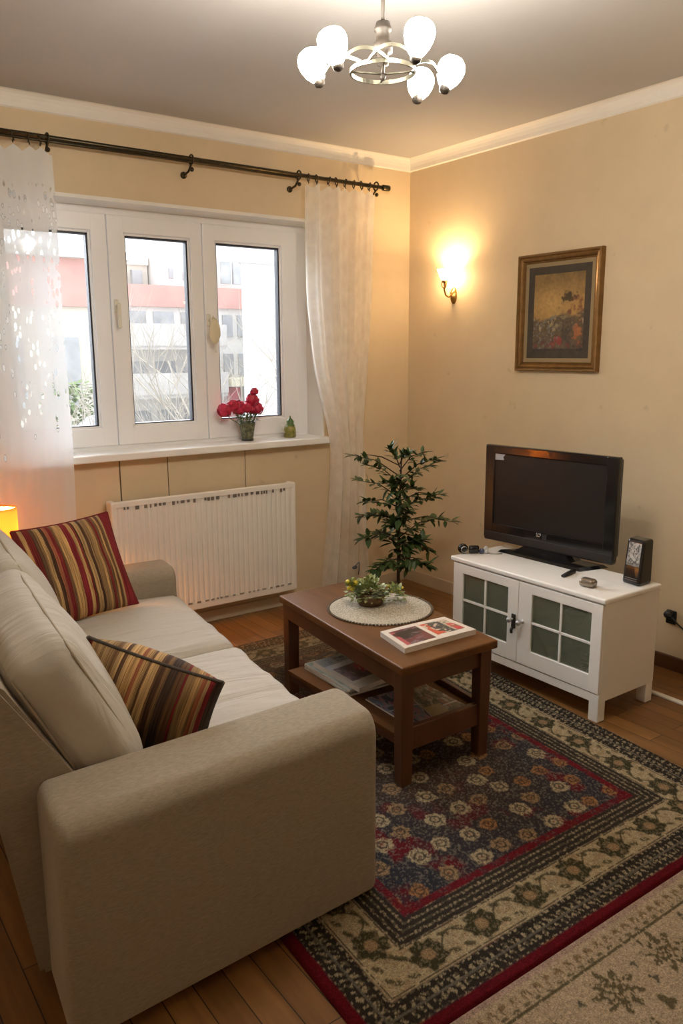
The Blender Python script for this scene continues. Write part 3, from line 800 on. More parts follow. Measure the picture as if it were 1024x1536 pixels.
def build_rug2():
    W, L = 2.5, 1.45; nx, ny = 560, 330
    u = np.linspace(0, W, nx); v = np.linspace(0, L, ny); U, V = np.meshgrid(u, v)   # V from the far edge
    sp = fbm(U*120, V*120, 2); sp2 = fbm(U*40+9, V*40, 3)
    cream = np.array(lin(190, 168, 138)); pink = np.array(lin(182, 154, 136)); olive = np.array(lin(88, 80, 52)); grey = np.array(lin(84, 82, 66)); brown = np.array(lin(124, 100, 68))
    col = carr(cream, U.shape)
    d = np.minimum(np.minimum(V, L-V), np.minimum(U, W-U))
    along = np.where(np.minimum(U, W-U) < np.minimum(V, L-V), V, U)
    col = mixc(col, pink, np.clip((.026-d)/.003, 0, 1))
    m = (np.abs(d-.028) < .0015)*(np.sin(along*2*PI/.010) > -.3); col = mixc(col, grey, m*.8)
    # leafy border
    k = .040; ph = (along % k)-k/2
    leafm = np.clip((.0165-np.hypot(ph*1.1, (d-.056)*.85))/.004, 0, 1)*(np.hypot(ph*1.2, d-.064) > .009)*(sp > .36); col = mixc(col, brown, leafm*.85)
    p2 = ((along+k/2) % k)-k/2
    m = np.clip((.010-np.hypot(p2*.7, (d-.078)*1.2))/.003, 0, 1)*(sp > .4); col = mixc(col, olive, m*.8)
    m = (np.abs(d-.090) < .003)*(sp > .25); col = mixc(col, olive, m*.9)
    # scattered flowers on the field
    rr = random.Random(21)
    pts_ = []; FLOWER = (.608, .18)
    for i in range(5000):
        cx, cy = rr.uniform(.12, W-.12), rr.uniform(.12, L-.12); r = rr.choice([.018, .022, .026, .014, .03]); a0 = rr.uniform(0, 6)
        if i < 60: r = .062
        if i == 0: cx, cy = FLOWER
        if any(math.hypot(cx-q[0], cy-q[1]) < (r+q[2])*1.25+.012 for q in pts_) or (0 < i < 60 and (cy < .17 or rr.random() < .5)): continue
        pts_.append((cx, cy, r))
        x, y = U-cx, V-cy; rad_ = np.hypot(x*(1 if r > .05 else 1.35), y); an = np.arctan2(y, x)
        pr_ = r*(1+.28*np.sin(an*(9 if r > .05 else 3)+a0))
        m = np.clip((pr_-rad_)/.006, 0, 1)*((sp > .45) if r > .05 else (sp > .34))
        col = mixc(col, grey if i % 3 else olive, m*.9)
        if r > .05:
            m = np.clip((.03-rad_)/.01, 0, 1)*(sp2 > .5); col = mixc(col, brown*1.2, m*.6)
    m = np.clip(1-np.abs(np.sin(U*9+2.2*np.sin(V*11)+3*V))/.035, 0, 1)*(d > .10)*(sp2 > .5); col = mixc(col, brown, m*.6)
    col = col*(.82+.36*sp)[..., None]
    X = -2.66+U*1.02; Y = -3.048-V+0.004*np.sin(U*5)*0
    Z = np.minimum(1, d/.006)*.014+.003+.002*(sp-.5)*(d > .02)
    return X, Y, Z, np.clip(col, 0, 1)
X, Y, Z, col = build_rug2()
o = grid_obj('rug', np.stack([X, Y, Z], -1)[::-1], col[::-1], M['rug'])
props(o, 'pale cream floral rug at the bottom right corner of the floor', 'rug')

# ------------------------------------------------------------------ coffee table
TQ = [(-1.869, -2.18), (-1.38, -2.181), (-1.25, -1.16), (-1.764, -1.163)]; TW, TL, TH = .49, 1.02, .49
tab = thing('coffee_table', (-1.56, -1.67, .014), 'reddish brown wooden coffee table with a lower shelf on the dark rug', 'table')
def tb(name, fn, m):
    b = BM(); fn(b); warp(b, TQ, TW, TL); return obj(name, b, m, tab)
tb('tabletop', lambda b: (box(b, 0, TW, 0, TL, TH-.034, TH, .006)), M['table'])
def apron(b):
    box(b, .012, .034, .02, TL-.02, TH-.10, TH-.034); box(b, TW-.05, TW-.03, .03, TL-.03, TH-.10, TH-.034)
    box(b, .02, TW-.04, .02, .042, TH-.10, TH-.034); box(b, .02, TW-.04, TL-.042, TL-.02, TH-.10, TH-.034)
tb('apron', apron, M['table_side'])
lw = .058
for x0, y0 in ((.006, .006), (TW-.028-lw, .006), (TW-.028-lw, TL-.012-lw), (.012, TL-.012-lw)):
    def leg(b, x0=x0, y0=y0):
        box(b, x0, x0+lw, y0, y0+lw, .014, TH-.034, .003)
        for v in b.verts:
            if v.co.z < .2:
                v.co.x = x0+lw/2+(v.co.x-x0-lw/2)*.86; v.co.y = y0+lw/2+(v.co.y-y0-lw/2)*.86
    tb('leg', leg, M['table_side'])
def shelf(b):
    prism(b, [(.02, .04), (TW-.06, .04), (TW-.06, TL-.2), (-.058, TL-.2)], 'z', .188, .205)
tb('shelf', shelf, M['table'])
def rails(b):
    box(b, .012, TW-.034, .020, .045, .145, .236, .003)
    box(b, TW-.06, TW-.036, .03, TL-.03, .16, .228, .003)
    prism(b, [(.024, .05), (.05, .05), (-.026, TL-.21), (-.052, TL-.21)], 'z', .16, .188)
    box(b, .012, TW-.034, TL-.21, TL-.19, .15, .19, .003)
tb('shelf_rail', rails, M['table_side'])
def tpt(s, t, z): x, y = bil(TQ, TW, TL, s, t); return (x, y, z)

# doily
do = thing('doily', (-1.512, -1.60, TH), 'round cream crocheted doily on the coffee table', 'doily')
DC, DR = (-1.508, -1.598), .232
b = BM(); lathe(b, [(.001, TH+.0065), (.10, TH+.0065), (.19, TH+.006), (DR-.012, TH+.005), (DR-.004, TH+.0005)], (DC[0], DC[1], 0), n=72, squash=(1, 1)); obj('body', b, M['doily'], do)
b = BM()
for k in range(96):
    a = 2*PI*k/96; sphere(b, (DC[0]+DR*math.cos(a)*.985, DC[1]+DR*math.sin(a)*.985, TH+.0042), .0068, 6, (1, 1, .55))
obj('edging', b, M['doily_dark'], do)
for k in range(3):
    pass
# centrepiece plant
cp = thing('potted_plant', (-1.52, -1.53, TH+.0065), 'small green and yellow leafy plant in a wicker basket on the doily', 'plant')
PC = Vector((-1.515, -1.535, TH+.0065))
b = BM(); lathe(b, [(.001, 0), (.05, 0), (.062, .02), (.066, .04), (.060, .042), (.055, .03), (.001, .028)], PC, n=24); obj('basket', b, M['basket'], cp, True)
b = BM(); rr = random.Random(3)
def clump(b, c, rad_, n, l0, l1, up=.5):
    for k in range(n):
        a = rr.uniform(0, 2*PI); el = rr.uniform(-.15, 1)*PI/2
        d = Vector((math.cos(a)*math.cos(el), math.sin(a)*math.cos(el), math.sin(el)))
        p = c+Vector((d.x*rad_[0], d.y*rad_[1], d.z*rad_[2]))*rr.uniform(.45, 1)
        leaf_faces(b, p, (d+Vector((rr.uniform(-.6, .6), rr.uniform(-.6, .6), rr.uniform(-.3, .6)))), Vector((0, 0, 1)), rr.uniform(l0, l1), rr.uniform(.012, .02))
clump(b, PC+Vector((-.01, 0, .045)), (.085, .085, .07), 420, .014, .03)
clump(b, PC+Vector((.10, -.045, .025)), (.055, .05, .05), 170, .014, .03)
clump(b, PC+Vector((-.075, .03, .06)), (.035, .035, .055), 90, .014, .028)
obj('foliage', b, M['sprig'], cp)
for k in range(9):
    b = BM(); p = PC+Vector((-.085+rr.uniform(-.02, .02), .035+rr.uniform(-.02, .02), .085+rr.uniform(-.01, .022))); sphere(b, p, rr.uniform(.008, .013), 8); props(obj('bloom', b, M['yellow'], cp), 'bright yellow bloom')
for k in range(6):
    b = BM(); p = PC+Vector((.11+rr.uniform(-.03, .03), -.05+rr.uniform(-.03, .03), .055+rr.uniform(-.01, .02))); sphere(b, p, .006, 6); props(obj('bloom', b, M['yellow'], cp), 'bright yellow bloom')

# magazines -----------------------------------------------------------------
def cover(kind, nx=70, ny=90):
    u = np.linspace(0, 1, nx); v = np.linspace(0, 1, ny); U, V = np.meshgrid(u, v)
    c = carr(lin(214, 204, 192), U.shape)
    n1 = fbm(U*6+kind*9, V*6+kind, 4); n2 = fbm(U*14+kind*3, V*14, 3)
    def rect(x0, x1, y0, y1): return ((U > x0) & (U < x1) & (V > y0) & (V < y1)).astype(float)
    def put(m, colr, a=1): 
        nonlocal c
        c = mixc(c, np.array(colr), m*a)
    if kind == 0:      # two framed pictures side by side
        r = rect(.06, .47, .10, .86); put(r, lin(52, 46, 54)); put(r*(n1 > .52), lin(104, 48, 56), .9); put(r*(n2 > .6), lin(120, 110, 118), .7); put(rect(.06, .12, .10, .80), lin(176, 82, 88), .9); put(r*(n1 < .36), lin(20, 20, 26), .9)
        r = rect(.53, .93, .18, .86); put(r, lin(196, 178, 156)); put(r*(n1 > .5)*(U < .66), lin(196, 80, 60)); put(r*(U > .62)*(U < .8)*(n2 > .4), lin(54, 62, 66)); put(r*(U > .83)*(V < .4+.4*n1)*(V > .2), lin(186, 60, 66)); put(r*(n2 > .66), lin(112, 120, 96))
    elif kind == 1:    # masthead, pink photo
        put(rect(0, 1, .74, 1), lin(150, 158, 160)); m = rect(.16, .84, .80, .93)*(np.sin(U*78+3*np.sin(U*31)) > -.1)*(np.sin(V*60+U*9) > -.75); put(m, lin(44, 56, 74), .9)
        put(rect(0, .62, .62, .76), lin(206, 208, 212)); r = rect(.08, .95, .2, .64); put(r, lin(138, 118, 122)); put(r*(n1 > .47), lin(104, 92, 96), .8)
        put(r*np.clip((.20-np.hypot(U-.62, (V-.46)*1.1))/.05, 0, 1), lin(186, 62, 84), .95); put(r*(n2 > .62), lin(168, 158, 150), .8); put(rect(.7, .98, .55, .74)*(n2 > .4), lin(98, 108, 112), .8)
        put(rect(0, 1, 0, .14), lin(196, 186, 172))
    elif kind == 2:
        put(rect(0, 1, 0, 1), lin(150, 148, 152)); put((n1 > .5)*1., lin(108, 124, 146)); put((n2 > .55)*1., lin(172, 118, 134), .9); put((n1 < .38)*1., lin(62, 70, 84)); put(rect(0, 1, .45, .49), lin(190, 186, 182), .8); put(rect(.35, .9, .55, .8)*(n1 > .42), lin(160, 72, 96), .8)
    elif kind == 3:
        put(rect(0, 1, 0, 1), lin(168, 160, 142)); put((n1 > .5)*1., lin(112, 106, 84)); put((n2 > .56)*1., lin(70, 74, 70), .9); put((n1 < .37)*1., lin(148, 108, 96)); put(rect(.0, .5, .0, .3), lin(178, 156, 112), .85); put(rect(.52, 1, .2, .23), lin(200, 196, 188), .9)
    else:
        put(rect(0, 1, 0, 1), lin(156, 166, 158)); put((n1 > .55)*1., lin(120, 130, 120), .7)
    return c
def magazine(corner_pts, z, th, kind, label, group=None, curl=0, name='magazine'):
    """corner_pts: four xy corners, near-left, near-right, far-right, far-left"""
    cx = sum(p[0] for p in corner_pts)/4; cy = sum(p[1] for p in corner_pts)/4
    t = thing(name, (cx, cy, z), label, 'magazine', group)
    b = BM(); box(b, 0, 1, 0, 1, z, z+th, 0)
    bmesh.ops.subdivide_edges(b, edges=[e for e in b.edges if abs(e.verts[0].co.x-e.verts[1].co.x) > .5], cuts=8)
    for v in b.verts:
        if v.co.z > z+th*.5:
            v.co.z += curl*math.sin(v.co.x*PI)*.4
    warp(b, corner_pts, 1, 1); obj('pages', b, M['paper'], t)
    c = cover(kind); ny, nx = c.shape[:2]
    U, V = np.meshgrid(np.linspace(0, 1, nx), np.linspace(0, 1, ny)); X, Y = bil(corner_pts, 1, 1, U, V)
    P = np.stack([X, Y, np.full_like(X, z+th+.0012)+curl*np.sin(U*PI)*.4], -1)
    o = grid_obj('cover', P, c, M['print'], t)
    return t
def quad(c, w, h, a):
    ca, sa = math.cos(a), math.sin(a)
    return [(c[0]+x*ca-y*sa, c[1]+x*sa+y*ca) for x, y in ((-w/2, -h/2), (w/2, -h/2), (w/2, h/2), (-w/2, h/2))]
magazine([(-1.768, -2.075), (-1.405, -2.083), (-1.400, -1.893), (-1.727, -1.876)], TH, .020, 0, 'white thick magazine with two cover pictures on the coffee table top', curl=.004)
SZ = .205
magazine(quad((-1.635, -1.575), .29, .36, -.03), SZ, .008, 4, 'greenish magazine at the bottom of the shelf stack', 'magazines under the coffee table')
magazine(quad((-1.650, -1.570), .27, .35, -.07), SZ+.0105, .008, 4, 'pale magazine second from the bottom of the shelf stack', 'magazines under the coffee table')
magazine(quad((-1.645, -1.580), .28, .35, -.02), SZ+.021, .008, 4, 'grey magazine second from the top of the shelf stack', 'magazines under the coffee table')
magazine([(-1.775, -1.80), (-1.555, -1.775), (-1.50, -1.43), (-1.77, -1.455)], SZ+.0315, .020, 1, 'thick magazine with pink cover photo on top of the shelf stack', 'magazines under the coffee table')
magazine([(-1.765, -2.10), (-1.655, -2.115), (-1.575, -1.83), (-1.755, -1.815)], SZ, .006, 2, 'flat magazine with blue and pink pictures at the near left of the shelf', 'magazines under the coffee table')
magazine([(-1.648, -2.112), (-1.470, -2.118), (-1.46, -1.80), (-1.565, -1.82)], SZ, .006, 3, 'flat magazine with tan and grey pictures at the near right of the shelf', 'magazines under the coffee table')

# ------------------------------------------------------------------ TV cabinet
cab = thing('tv_cabinet', (-.62, -1.79, 0), 'white low TV cabinet with two glass panel doors against the right wall', 'cabinet')
CX0, CX1, CY0, CY1 = -.812, -.41, -2.25, -1.335
b = BM(); box(b, CX0-.008, CX1, CY0-.012, CY1+.022, .542, .567, .008, 3); obj('top', b, M['cab'], cab)
b = BM(); t = .02
box(b, CX0+.012, CX1, CY0, CY0+t, .092, .542); box(b, CX0+.012, CX1, CY1-t, CY1, .092, .542); box(b, CX0+.02, CX1-.001, CY0+t, CY1-t, .092, .115); box(b, CX0+.02, CX1-.02, (CY0+CY1)/2-.01, (CY0+CY1)/2+.01, .115, .542)
box(b, CX0, CX0+.02, CY0, CY1, .088, .128, .003)
obj('carcass', b, M['cab'], cab)
b = BM(); box(b, CX1-.012, CX1-.002, CY0+t, CY1-t, .115, .542); obj('back_panel', b, M['cab_in'], cab)
b = BM(); box(b, CX0+.05, CX1-.02, CY0+t, -1.80, .325, .337); box(b, CX0+.05, CX1-.02, -1.77, CY1-t, .325, .337); props(obj('inner_shelf', b, M['cab_in'], cab), 'grey green inner shelf')
for y in (CY0, CY1-.05):
    for x in (CX0, CX1-.05):
        b = BM(); box(b, x, x+.05, y, y+.05, .0165 if (x < -.8 and y > -1.5) else 0, .092, .003); obj('leg', b, M['cab'], cab)
def cabdoor(y0, y1, gy0, gy1, hy):
    z0, z1, gz0, gz1 = .132, .537, .21, .49
    b = BM(); x0, x1 = CX0-.004, CX0+.016
    box(b, x0, x1, y0+.0015, gy0, z0, z1, .003); box(b, x0, x1, gy1, y1-.0015, z0, z1, .003)
    box(b, x0, x1, gy0-.004, gy1+.004, z0, gz0, .003); box(b, x0, x1, gy0-.004, gy1+.004, gz1, z1, .003)
    d = obj('door', b, M['cab'], cab)
    b = BM(); ym = (gy0+gy1)/2; zm = (gz0+gz1)/2
    box(b, x0+.004, x0+.014, ym-.006, ym+.006, gz0, gz1, .002); box(b, x0+.004, x0+.014, gy0, gy1, zm-.006, zm+.006, .002); obj('muntin', b, M['cab'], d)
    b = BM(); box(b, x0+.009, x0+.012, gy0, gy1, gz0, gz1); obj('pane', b, M['cabglass'], d)
    b = BM()
    lathe(b, [(.010, 0), (.010, .004), (.005, .006), (.005, .02), (.012, .026), (.014, .034), (.008, .042), (.001, .043)], (x0, hy, .345), (-1, 0, 0), 14)
    obj('knob', b, M['silver'], d)
    return d
dl = cabdoor(-1.779, CY1, -1.712, -1.405, -1.752)
dr = cabdoor(CY0, -1.779, -2.192, -1.860, -1.810)
b = BM(); box(b, CX0-.012, CX0-.004, -1.768, -1.744, .30, .37, .003); tube(b, [(CX0-.012, -1.756, .305), (CX0-.022, -1.756, .292), (CX0-.02, -1.757, .278)], .007, 8)
props(obj('latch', b, M['antique'], dl), 'small antique metal latch')
# things inside
b = BM(); box(b, -.70, -.60, -1.99, -1.89, .115, .22, .004); single('box', b, M['blue_item'], 'blue grey box behind the right cabinet door, bottom left pane', 'box')
ip = thing('potted_plant', (-.66, -2.12, .115), 'small green plant inside the cabinet, bottom right pane of the right door', 'plant')
b = BM(); lathe(b, [(.001, 0), (.03, 0), (.038, .045), (.034, .045), (.001, .04)], (-.66, -2.12, .115), n=18); obj('pot', b, M['green_item'], ip)
b = BM(); clump(b, Vector((-.66, -2.12, .185)), (.05, .05, .06), 90, .03, .055); obj('foliage', b, mat('bright green leaves', (.12, .26, .03), .5), ip)
b = BM(); lathe(b, [(.001, 0), (.024, 0), (.026, .01), (.026, .07), (.01, .09), (.01, .12), (.001, .12)], (-.62, -2.13, .337), n=16); single('bottle', b, M['black'], 'dark bottle on the shelf behind the right cabinet door', 'bottle', smooth=True)
b = BM(); lathe(b, [(.001, 0), (.03, 0), (.05, .05), (.047, .05), (.028, .004), (.001, .004)], (-.6, -1.95, .337), n=20); single('bowl', b, M['green_item'], 'green bowl on the shelf behind the right cabinet door', 'bowl', smooth=True)
b = BM(); lathe(b, [(.001, 0), (.035, 0), (.04, .06), (.03, .09), (.032, .1), (.001, .1)], (-.6, -1.5, .115), n=20); single('jar', b, M['green_item'], 'green jar on the cabinet floor behind the left door', 'jar', smooth=True)

# ------------------------------------------------------------------ television
A = Vector((-.505, -1.238, 0)); Bq = Vector((-.432, -2.012, 0))
rx = (Bq-A).normalized(); nz_ = Vector((rx.y, -rx.x, 0)).normalized()
if nz_.x > 0: nz_ = -nz_
TWd = (Bq-A).length; TZ0, TZ1 = .612, 1.116
tvM = frame_from((A.x, A.y, TZ0), rx, -nz_, Vector((0, 0, 1)))     # x right, y backwards, z up
tv = thing('television', (-.48, -1.66, .567), 'black flat screen television on the white TV cabinet', 'television')
def tvp(name, fn, m, par=tv, smooth=False):
    b = BM(); fn(b); place(b, tvM); return obj(name, b, m, par, smooth)
hh = TZ1-TZ0
def bezel(b):
    box(b, 0, .062, 0, .035, .0, hh, .006); box(b, TWd-.062, TWd, 0, .035, .0, hh, .006)
    box(b, .055, TWd-.055, 0, .035, hh-.046, hh, .006); box(b, .055, TWd-.055, 0, .035, .035, .085, .004)
bz = tvp('bezel', bezel, M['black_gloss'])
tvp('housing', lambda b: (box(b, .01, TWd-.01, .03, .07, .015, hh-.01, .012), box(b, .15, TWd-.15, .06, .10, .06, hh-.1, .02)), M['black'])
tvp('speaker_bar', lambda b: box(b, 0.004, TWd-.004, -.001, .04, -.012, .042, .008), M['black'])
tvp('screen', lambda b: box(b, .060, TWd-.060, .006, .02, .083, hh-.044), M['screen'])
def logo(b):
    x = TWd*.44
    for k in range(3):
        for j, (o_, w_) in enumerate(((0, .006), (.008, .004), (.014, .007), (.023, .004))):
            if (k+j) % 4 != 3: box(b, x+o_, x+o_+w_, -.0015, .001, .056+k*.007, .0605+k*.007)
props(tvp('emblem', logo, M['silver'], bz), 'small silver emblem')
props(tvp('sensor_panel', lambda b: box(b, TWd*.44+.034, TWd*.44+.062, -.001, .001, .046, .074), M['black']), 'small black sensor panel')
def stick(b):
    prism(b, [(.062, hh-.046), (.125, hh-.046), (.118, hh-.056), (.112, hh-.058), (.118, hh-.076), (.062, hh-.078)], 'y', .0045, .0062)
props(tvp('sticker', stick, M['sticker']), 'pale grey torn sticker')
def stand(b):
    box(b, TWd*.40, TWd*.60, .03, .06, -.04, .04, .005)
    v = [(TWd*.20, -.075), (TWd*.86, -.105), (TWd*.93, .06), (TWd*.30, .07)]
    z0 = .5675-TZ0
    lo = [b.verts.new((x, y, z0)) for x, y in v]; hi = [b.verts.new((TWd*.5+(x-TWd*.5)*.93, y*.86, z0+.012)) for x, y in v]
    for i in range(4): b.faces.new((lo[i], lo[(i+1) % 4], hi[(i+1) % 4], hi[i]))
    b.faces.new(lo); b.faces.new(hi)
    top = [b.verts.new((TWd*.36, .01, z0+.045)), b.verts.new((TWd*.64, .01, z0+.045)), b.verts.new((TWd*.64, .06, z0+.045)), b.verts.new((TWd*.36, .06, z0+.045))]
    mid = [b.verts.new((x, y, z0+.0121)) for x, y in ((TWd*.3, -.045), (TWd*.74, -.055), (TWd*.74, .055), (TWd*.36, .058))]
    for i in range(4): b.faces.new((mid[i], mid[(i+1) % 4], top[(i+1) % 4], top[i]))
    b.faces.new(top); b.faces.new(mid)
tvp('stand', stand, M['black_gloss'])

CT = .567
# things on the cabinet
sp_ = thing('speaker', (-.49, -2.18, CT), 'black box speaker with silver patterned front beside the television', 'speaker')
sq = [(-.546, -2.232), (-.440, -2.228), (-.437, -2.128), (-.535, -2.136)]
def spk(b, z0, z1, s0, s1, t0, t1, bev):
    box(b, s0, s1, t0, t1, z0, z1, bev, 3); 
    for v in b.verts: v.co.x += .16*max(0, (v.co.z))/.21*.2
    warp(b, sq, 1, 1)
    for v in b.verts: v.co.z += CT
b = BM(); box(b, 0, .106, 0, .098, 0, .205, .012, 3)
def spw(b):
    for v in b.verts:
        k = v.co.z/.205
        v.co.x = v.co.x+.03*k*(1-v.co.x/.106)          # front leans back
        v.co.y = .049+(v.co.y-.049)*(1-.06*k)
    warp(b, sq, .106, .098)
    for v in b.verts: v.co.z += CT
spw(b); obj('body', b, M['black_gloss'], sp_)
nx, ny = 40, 50
U, V = np.meshgrid(np.linspace(.012, .086, nx), np.linspace(.085, .19, ny))
n1 = fbm(U*70, V*55, 3); n2 = fbm(U*150+4, V*150, 2)
c = carr(lin(150, 150, 148), U.shape); c = mixc(c, np.array(lin(60, 62, 62)), (np.abs(n1-.5) < .06)*.9); c = mixc(c, np.array(lin(190, 190, 186)), (n2 > .6)*.8); c = mixc(c, np.array(lin(84, 84, 84)), (V < .10)*.6)
k = V/.205; X0 = .03*k-.0018; X, Y = bil(sq, .106, .098, X0, .049+(U-.049)*(1-.06*k)); P = np.stack([X, Y, CT+V], -1)
props(grid_obj('front_panel', P, c, M['print'], sp_), 'silver grey patterned front panel')
b = BM(); 
for z in (.022, .03): 
    k = z/.205; xx = .03*k-.0015
    p0 = bil(sq, .106, .098, xx, .015); p1 = bil(sq, .106, .098, xx, .08); tube(b, [(p0[0], p0[1], CT+z), (p1[0], p1[1], CT+z)], .0015, 6)
obj('slot', b, M['rad_dark'], sp_)
# remote
b = BM(); tube(b, [(-.688, -1.924, CT+.008), (-.64, -1.918, CT+.010), (-.575, -1.908, CT+.011)], [.007, .0085, .009], 8)
for v in b.verts: v.co.y = -1.915+(v.co.y+1.915)*1.5
for v in b.verts: v.co.z = CT+max(0.0, (v.co.z-CT)*1.0)
zmin = min(v.co.z for v in b.verts)
for v in b.verts: v.co.z += CT-zmin
single('remote_control', b, M['black'], 'slim black remote control lying in front of the television stand', 'remote control')
# trinket
b = rbox((.026, .036, .017), .014, 6, (0, 0, .003)); place(b, Matrix.Translation((-.715, -2.09, CT+.0172)) @ Matrix.Rotation(.15, 4, 'Z'))
zmin = min(v.co.z for v in b.verts)
for v in b.verts: v.co.z += CT-zmin
single('trinket_box', b, M['stone'], 'small rounded brown metallic box at the front right of the cabinet top', 'box')
# black gadget
gd = thing('gadget', (-.70, -1.315, CT), 'small glossy black two lobed gadget at the far left of the cabinet top', 'gadget')
b = BM(); sphere(b, (-.735, -1.318, CT+.026), .027, 16, (1, 1.05, .96)); obj('body', b, M['black_gloss'], gd)
b = BM(); lathe(b, [(.001, 0), (.020, .0), (.022, .01), (.021, .045), (.016, .052), (.001, .053)], (-.712, -1.338, CT+.022), (.75, -.66, 0), 16); obj('lobe', b, M['black_gloss'], gd)
b = BM(); lathe(b, [(.014, 0), (.017, .002), (.014, .004)], (-.748, -1.341, CT+.026), (-.5, -.85, .1), 14); props(obj('rim', b, M['silver'], gd), 'silver rim')
# ornament
orn = thing('ornament', (-.64, -1.40, CT), 'small clear and blue glass ornament left of the television stand', 'ornament')
b = BM(); sphere(b, (-.665, -1.385, CT+.014), .0145, 12); obj('body', b, mat('dark blue glass', (.08, .09, .16), .15), orn)
b = BM(); sphere(b, (-.648, -1.40, CT+.012), .012, 12); sphere(b, (-.635, -1.385, CT+.018), .013, 12, (1, 1, 1.4)); props(obj('bead', b, mat('milky glass', (.6, .6, .6), .1), orn), 'milky glass beads')
b = BM(); tube(b, [(-.64, -1.405, CT+.004), (-.615, -1.44, CT+.004), (-.59, -1.458, CT+.004)], .0035, 6); props(obj('chain', b, M['silver'], orn), 'silver chain')

# outlet, cord, floor strip
pl = thing('power_plug', (0, -2.075, .277), 'black plug in the wall socket right of the cabinet', 'plug')
b = BM(); box(b, -.012, 0, -2.103, -2.047, .24, .312, .006); obj('socket_plate', b, M['black'], pl)
b = BM(); lathe(b, [(.021, 0), (.021, .02), (.017, .034), (.001, .036)], (-.012, -2.072, .295), (-1, 0, 0), 16); obj('plug_body', b, M['black'], pl)
b = BM(); pts = []
for k in range(15):
    a = k/14; pts.append((-.035-.01*math.sin(a*PI), -2.10-.42*a, .278-.11*math.sin(min(1, a*1.35)*PI*.55)+.02*a))
pts[0] = (-.045, -2.10, .290)
tube(b, pts, .0042, 8); tube(b, [(-.044, -2.075, .293), (-.045, -2.10, .290)], .0042, 8); obj('cord', b, M['wirecord'], pl)
b = BM(); box(b, -.352, -.322, -3.2, -1.95, 0, .012, .004); single('cable_cover', b, M['white_wire'], 'white cable cover strip on the floor right of the cabinet', 'cable cover')

# ------------------------------------------------------------------ picture
pic = thing('framed_picture', (0, -1.27, 1.81), 'gilt framed dark landscape painting on the right wall', 'picture')
PY0, PY1, PZ0, PZ1 = -1.553, -.985, 1.49, 2.128
def ringframe(bm, y0, y1, z0, z1, prof):
    """prof: (inset, depth) around a rectangle on the x=0 wall"""
    loops = []
    for ins, dep in prof:
        loops.append([bm.verts.new((-dep, y, z)) for y, z in ((y0+ins, z0+ins), (y1-ins, z0+ins), (y1-ins, z1-ins), (y0+ins, z1-ins))])
    for a, c in zip(loops, loops[1:]):
        for i in range(4): bm.faces.new((a[i], a[(i+1) % 4], c[(i+1) % 4], c[i]))
b = BM(); ringframe(b, PY0, PY1, PZ0, PZ1, [(0, 0), (0, .026), (.004, .032), (.012, .030), (.016, .024), (.024, .027), (.034, .022), (.040, .014), (.046, .016), (.05, .010)]); obj('frame', b, M['frame_gold'], pic)
b = BM(); ringframe(b, PY0, PY1, PZ0, PZ1, [(.048, .011), (.072, .009)]); obj('liner', b, M['mat_board'], pic)
b = BM(); ringframe(b, PY0, PY1, PZ0, PZ1, [(.071, .0092), (.112, .008)]); obj('mount', b, M['mat_dark'], pic)
ny, nx = 150, 120
U, V = np.meshgrid(np.linspace(0, 1, nx), np.linspace(0, 1, ny))   # U: left (far) to right, V: bottom to top
a1 = fbm(U*5, V*6, 4); a2 = fbm(U*14+5, V*18, 4); a3 = fbm(U*30, V*34+3, 3)
c = mixc(carr(lin(176, 138, 78), U.shape), np.array(lin(120, 98, 58)), np.clip((V-.62)/.35, 0, 1)*(.5+.7*a1))
c = mixc(c, np.array(lin(200, 168, 104)), np.clip(.28-np.abs(V-.62), 0, 1)*2*np.clip(1-np.abs(U-.38)/.5, 0, 1))
hz = .47+.22*(a1-.5)+.12*(a2-.5)+.10*(U > .6)*(U-.6)/.4
gr = np.clip((hz-V)/.07, 0, 1)
c = mixc(c, mixc(carr(lin(96, 82, 58), U.shape), np.array(lin(52, 50, 50)), np.clip((a2-.40)*4, 0, 1)), gr*.95)
c = mixc(c, np.array(lin(184, 164, 116)), np.clip((a2-.52)*6, 0, 1)*gr*np.clip((V-.12)/.1, 0, 1)*.75)
c = mixc(c, np.array(lin(120, 124, 122)), np.clip((a3-.57)*9, 0, 1)*gr*(U < .55)*.8)
c = mixc(c, np.array(lin(58, 52, 48)), np.clip((.17-np.hypot((U-.68), (V-.25)*.9)+.35*(a2-.5))/.12, 0, 1)*.7)
tree = np.clip((.115-np.hypot((U-.70)*.8, (V-.69)*1.25)+.20*(a2-.5)+.10*(a3-.5))/.05, 0, 1); c = mixc(c, np.array(lin(66, 54, 36)), tree*.95)
trn = np.clip((.10-np.hypot((U-.82)*.5, (V-.56)*1.1)+.4*(a2-.5))/.08, 0, 1); c = mixc(c, np.array(lin(118, 72, 52)), trn*.9)
c = mixc(c, np.array(lin(168, 96, 52)), np.clip((.085-np.hypot((U-.9)*1.1, (V-.24)*.55)+.3*(a2-.5))/.06, 0, 1)*.8)
c = mixc(c, np.array(lin(126, 60, 50)), np.clip((.03-np.abs(V-.075)+.3*(a2-.5))/.05, 0, 1)*(U < .75)*.8)
c = mixc(c, np.array(lin(150, 58, 50)), np.clip((.07-np.hypot((U-.52)*.9, (V-.12)*.8)+.25*(a2-.5))/.05, 0, 1)*.8)
c = mixc(c, np.array(lin(48, 46, 46)), np.clip((.035-V)/.01, 0, 1)*.8)
ins = .110
P = np.stack([np.full_like(U, -.0078), PY1-ins-(PY1-PY0-2*ins)*U, PZ0+ins+(PZ1-PZ0-2*ins)*V], -1)
grid_obj('canvas', P, c*.9, M['paint'], pic)

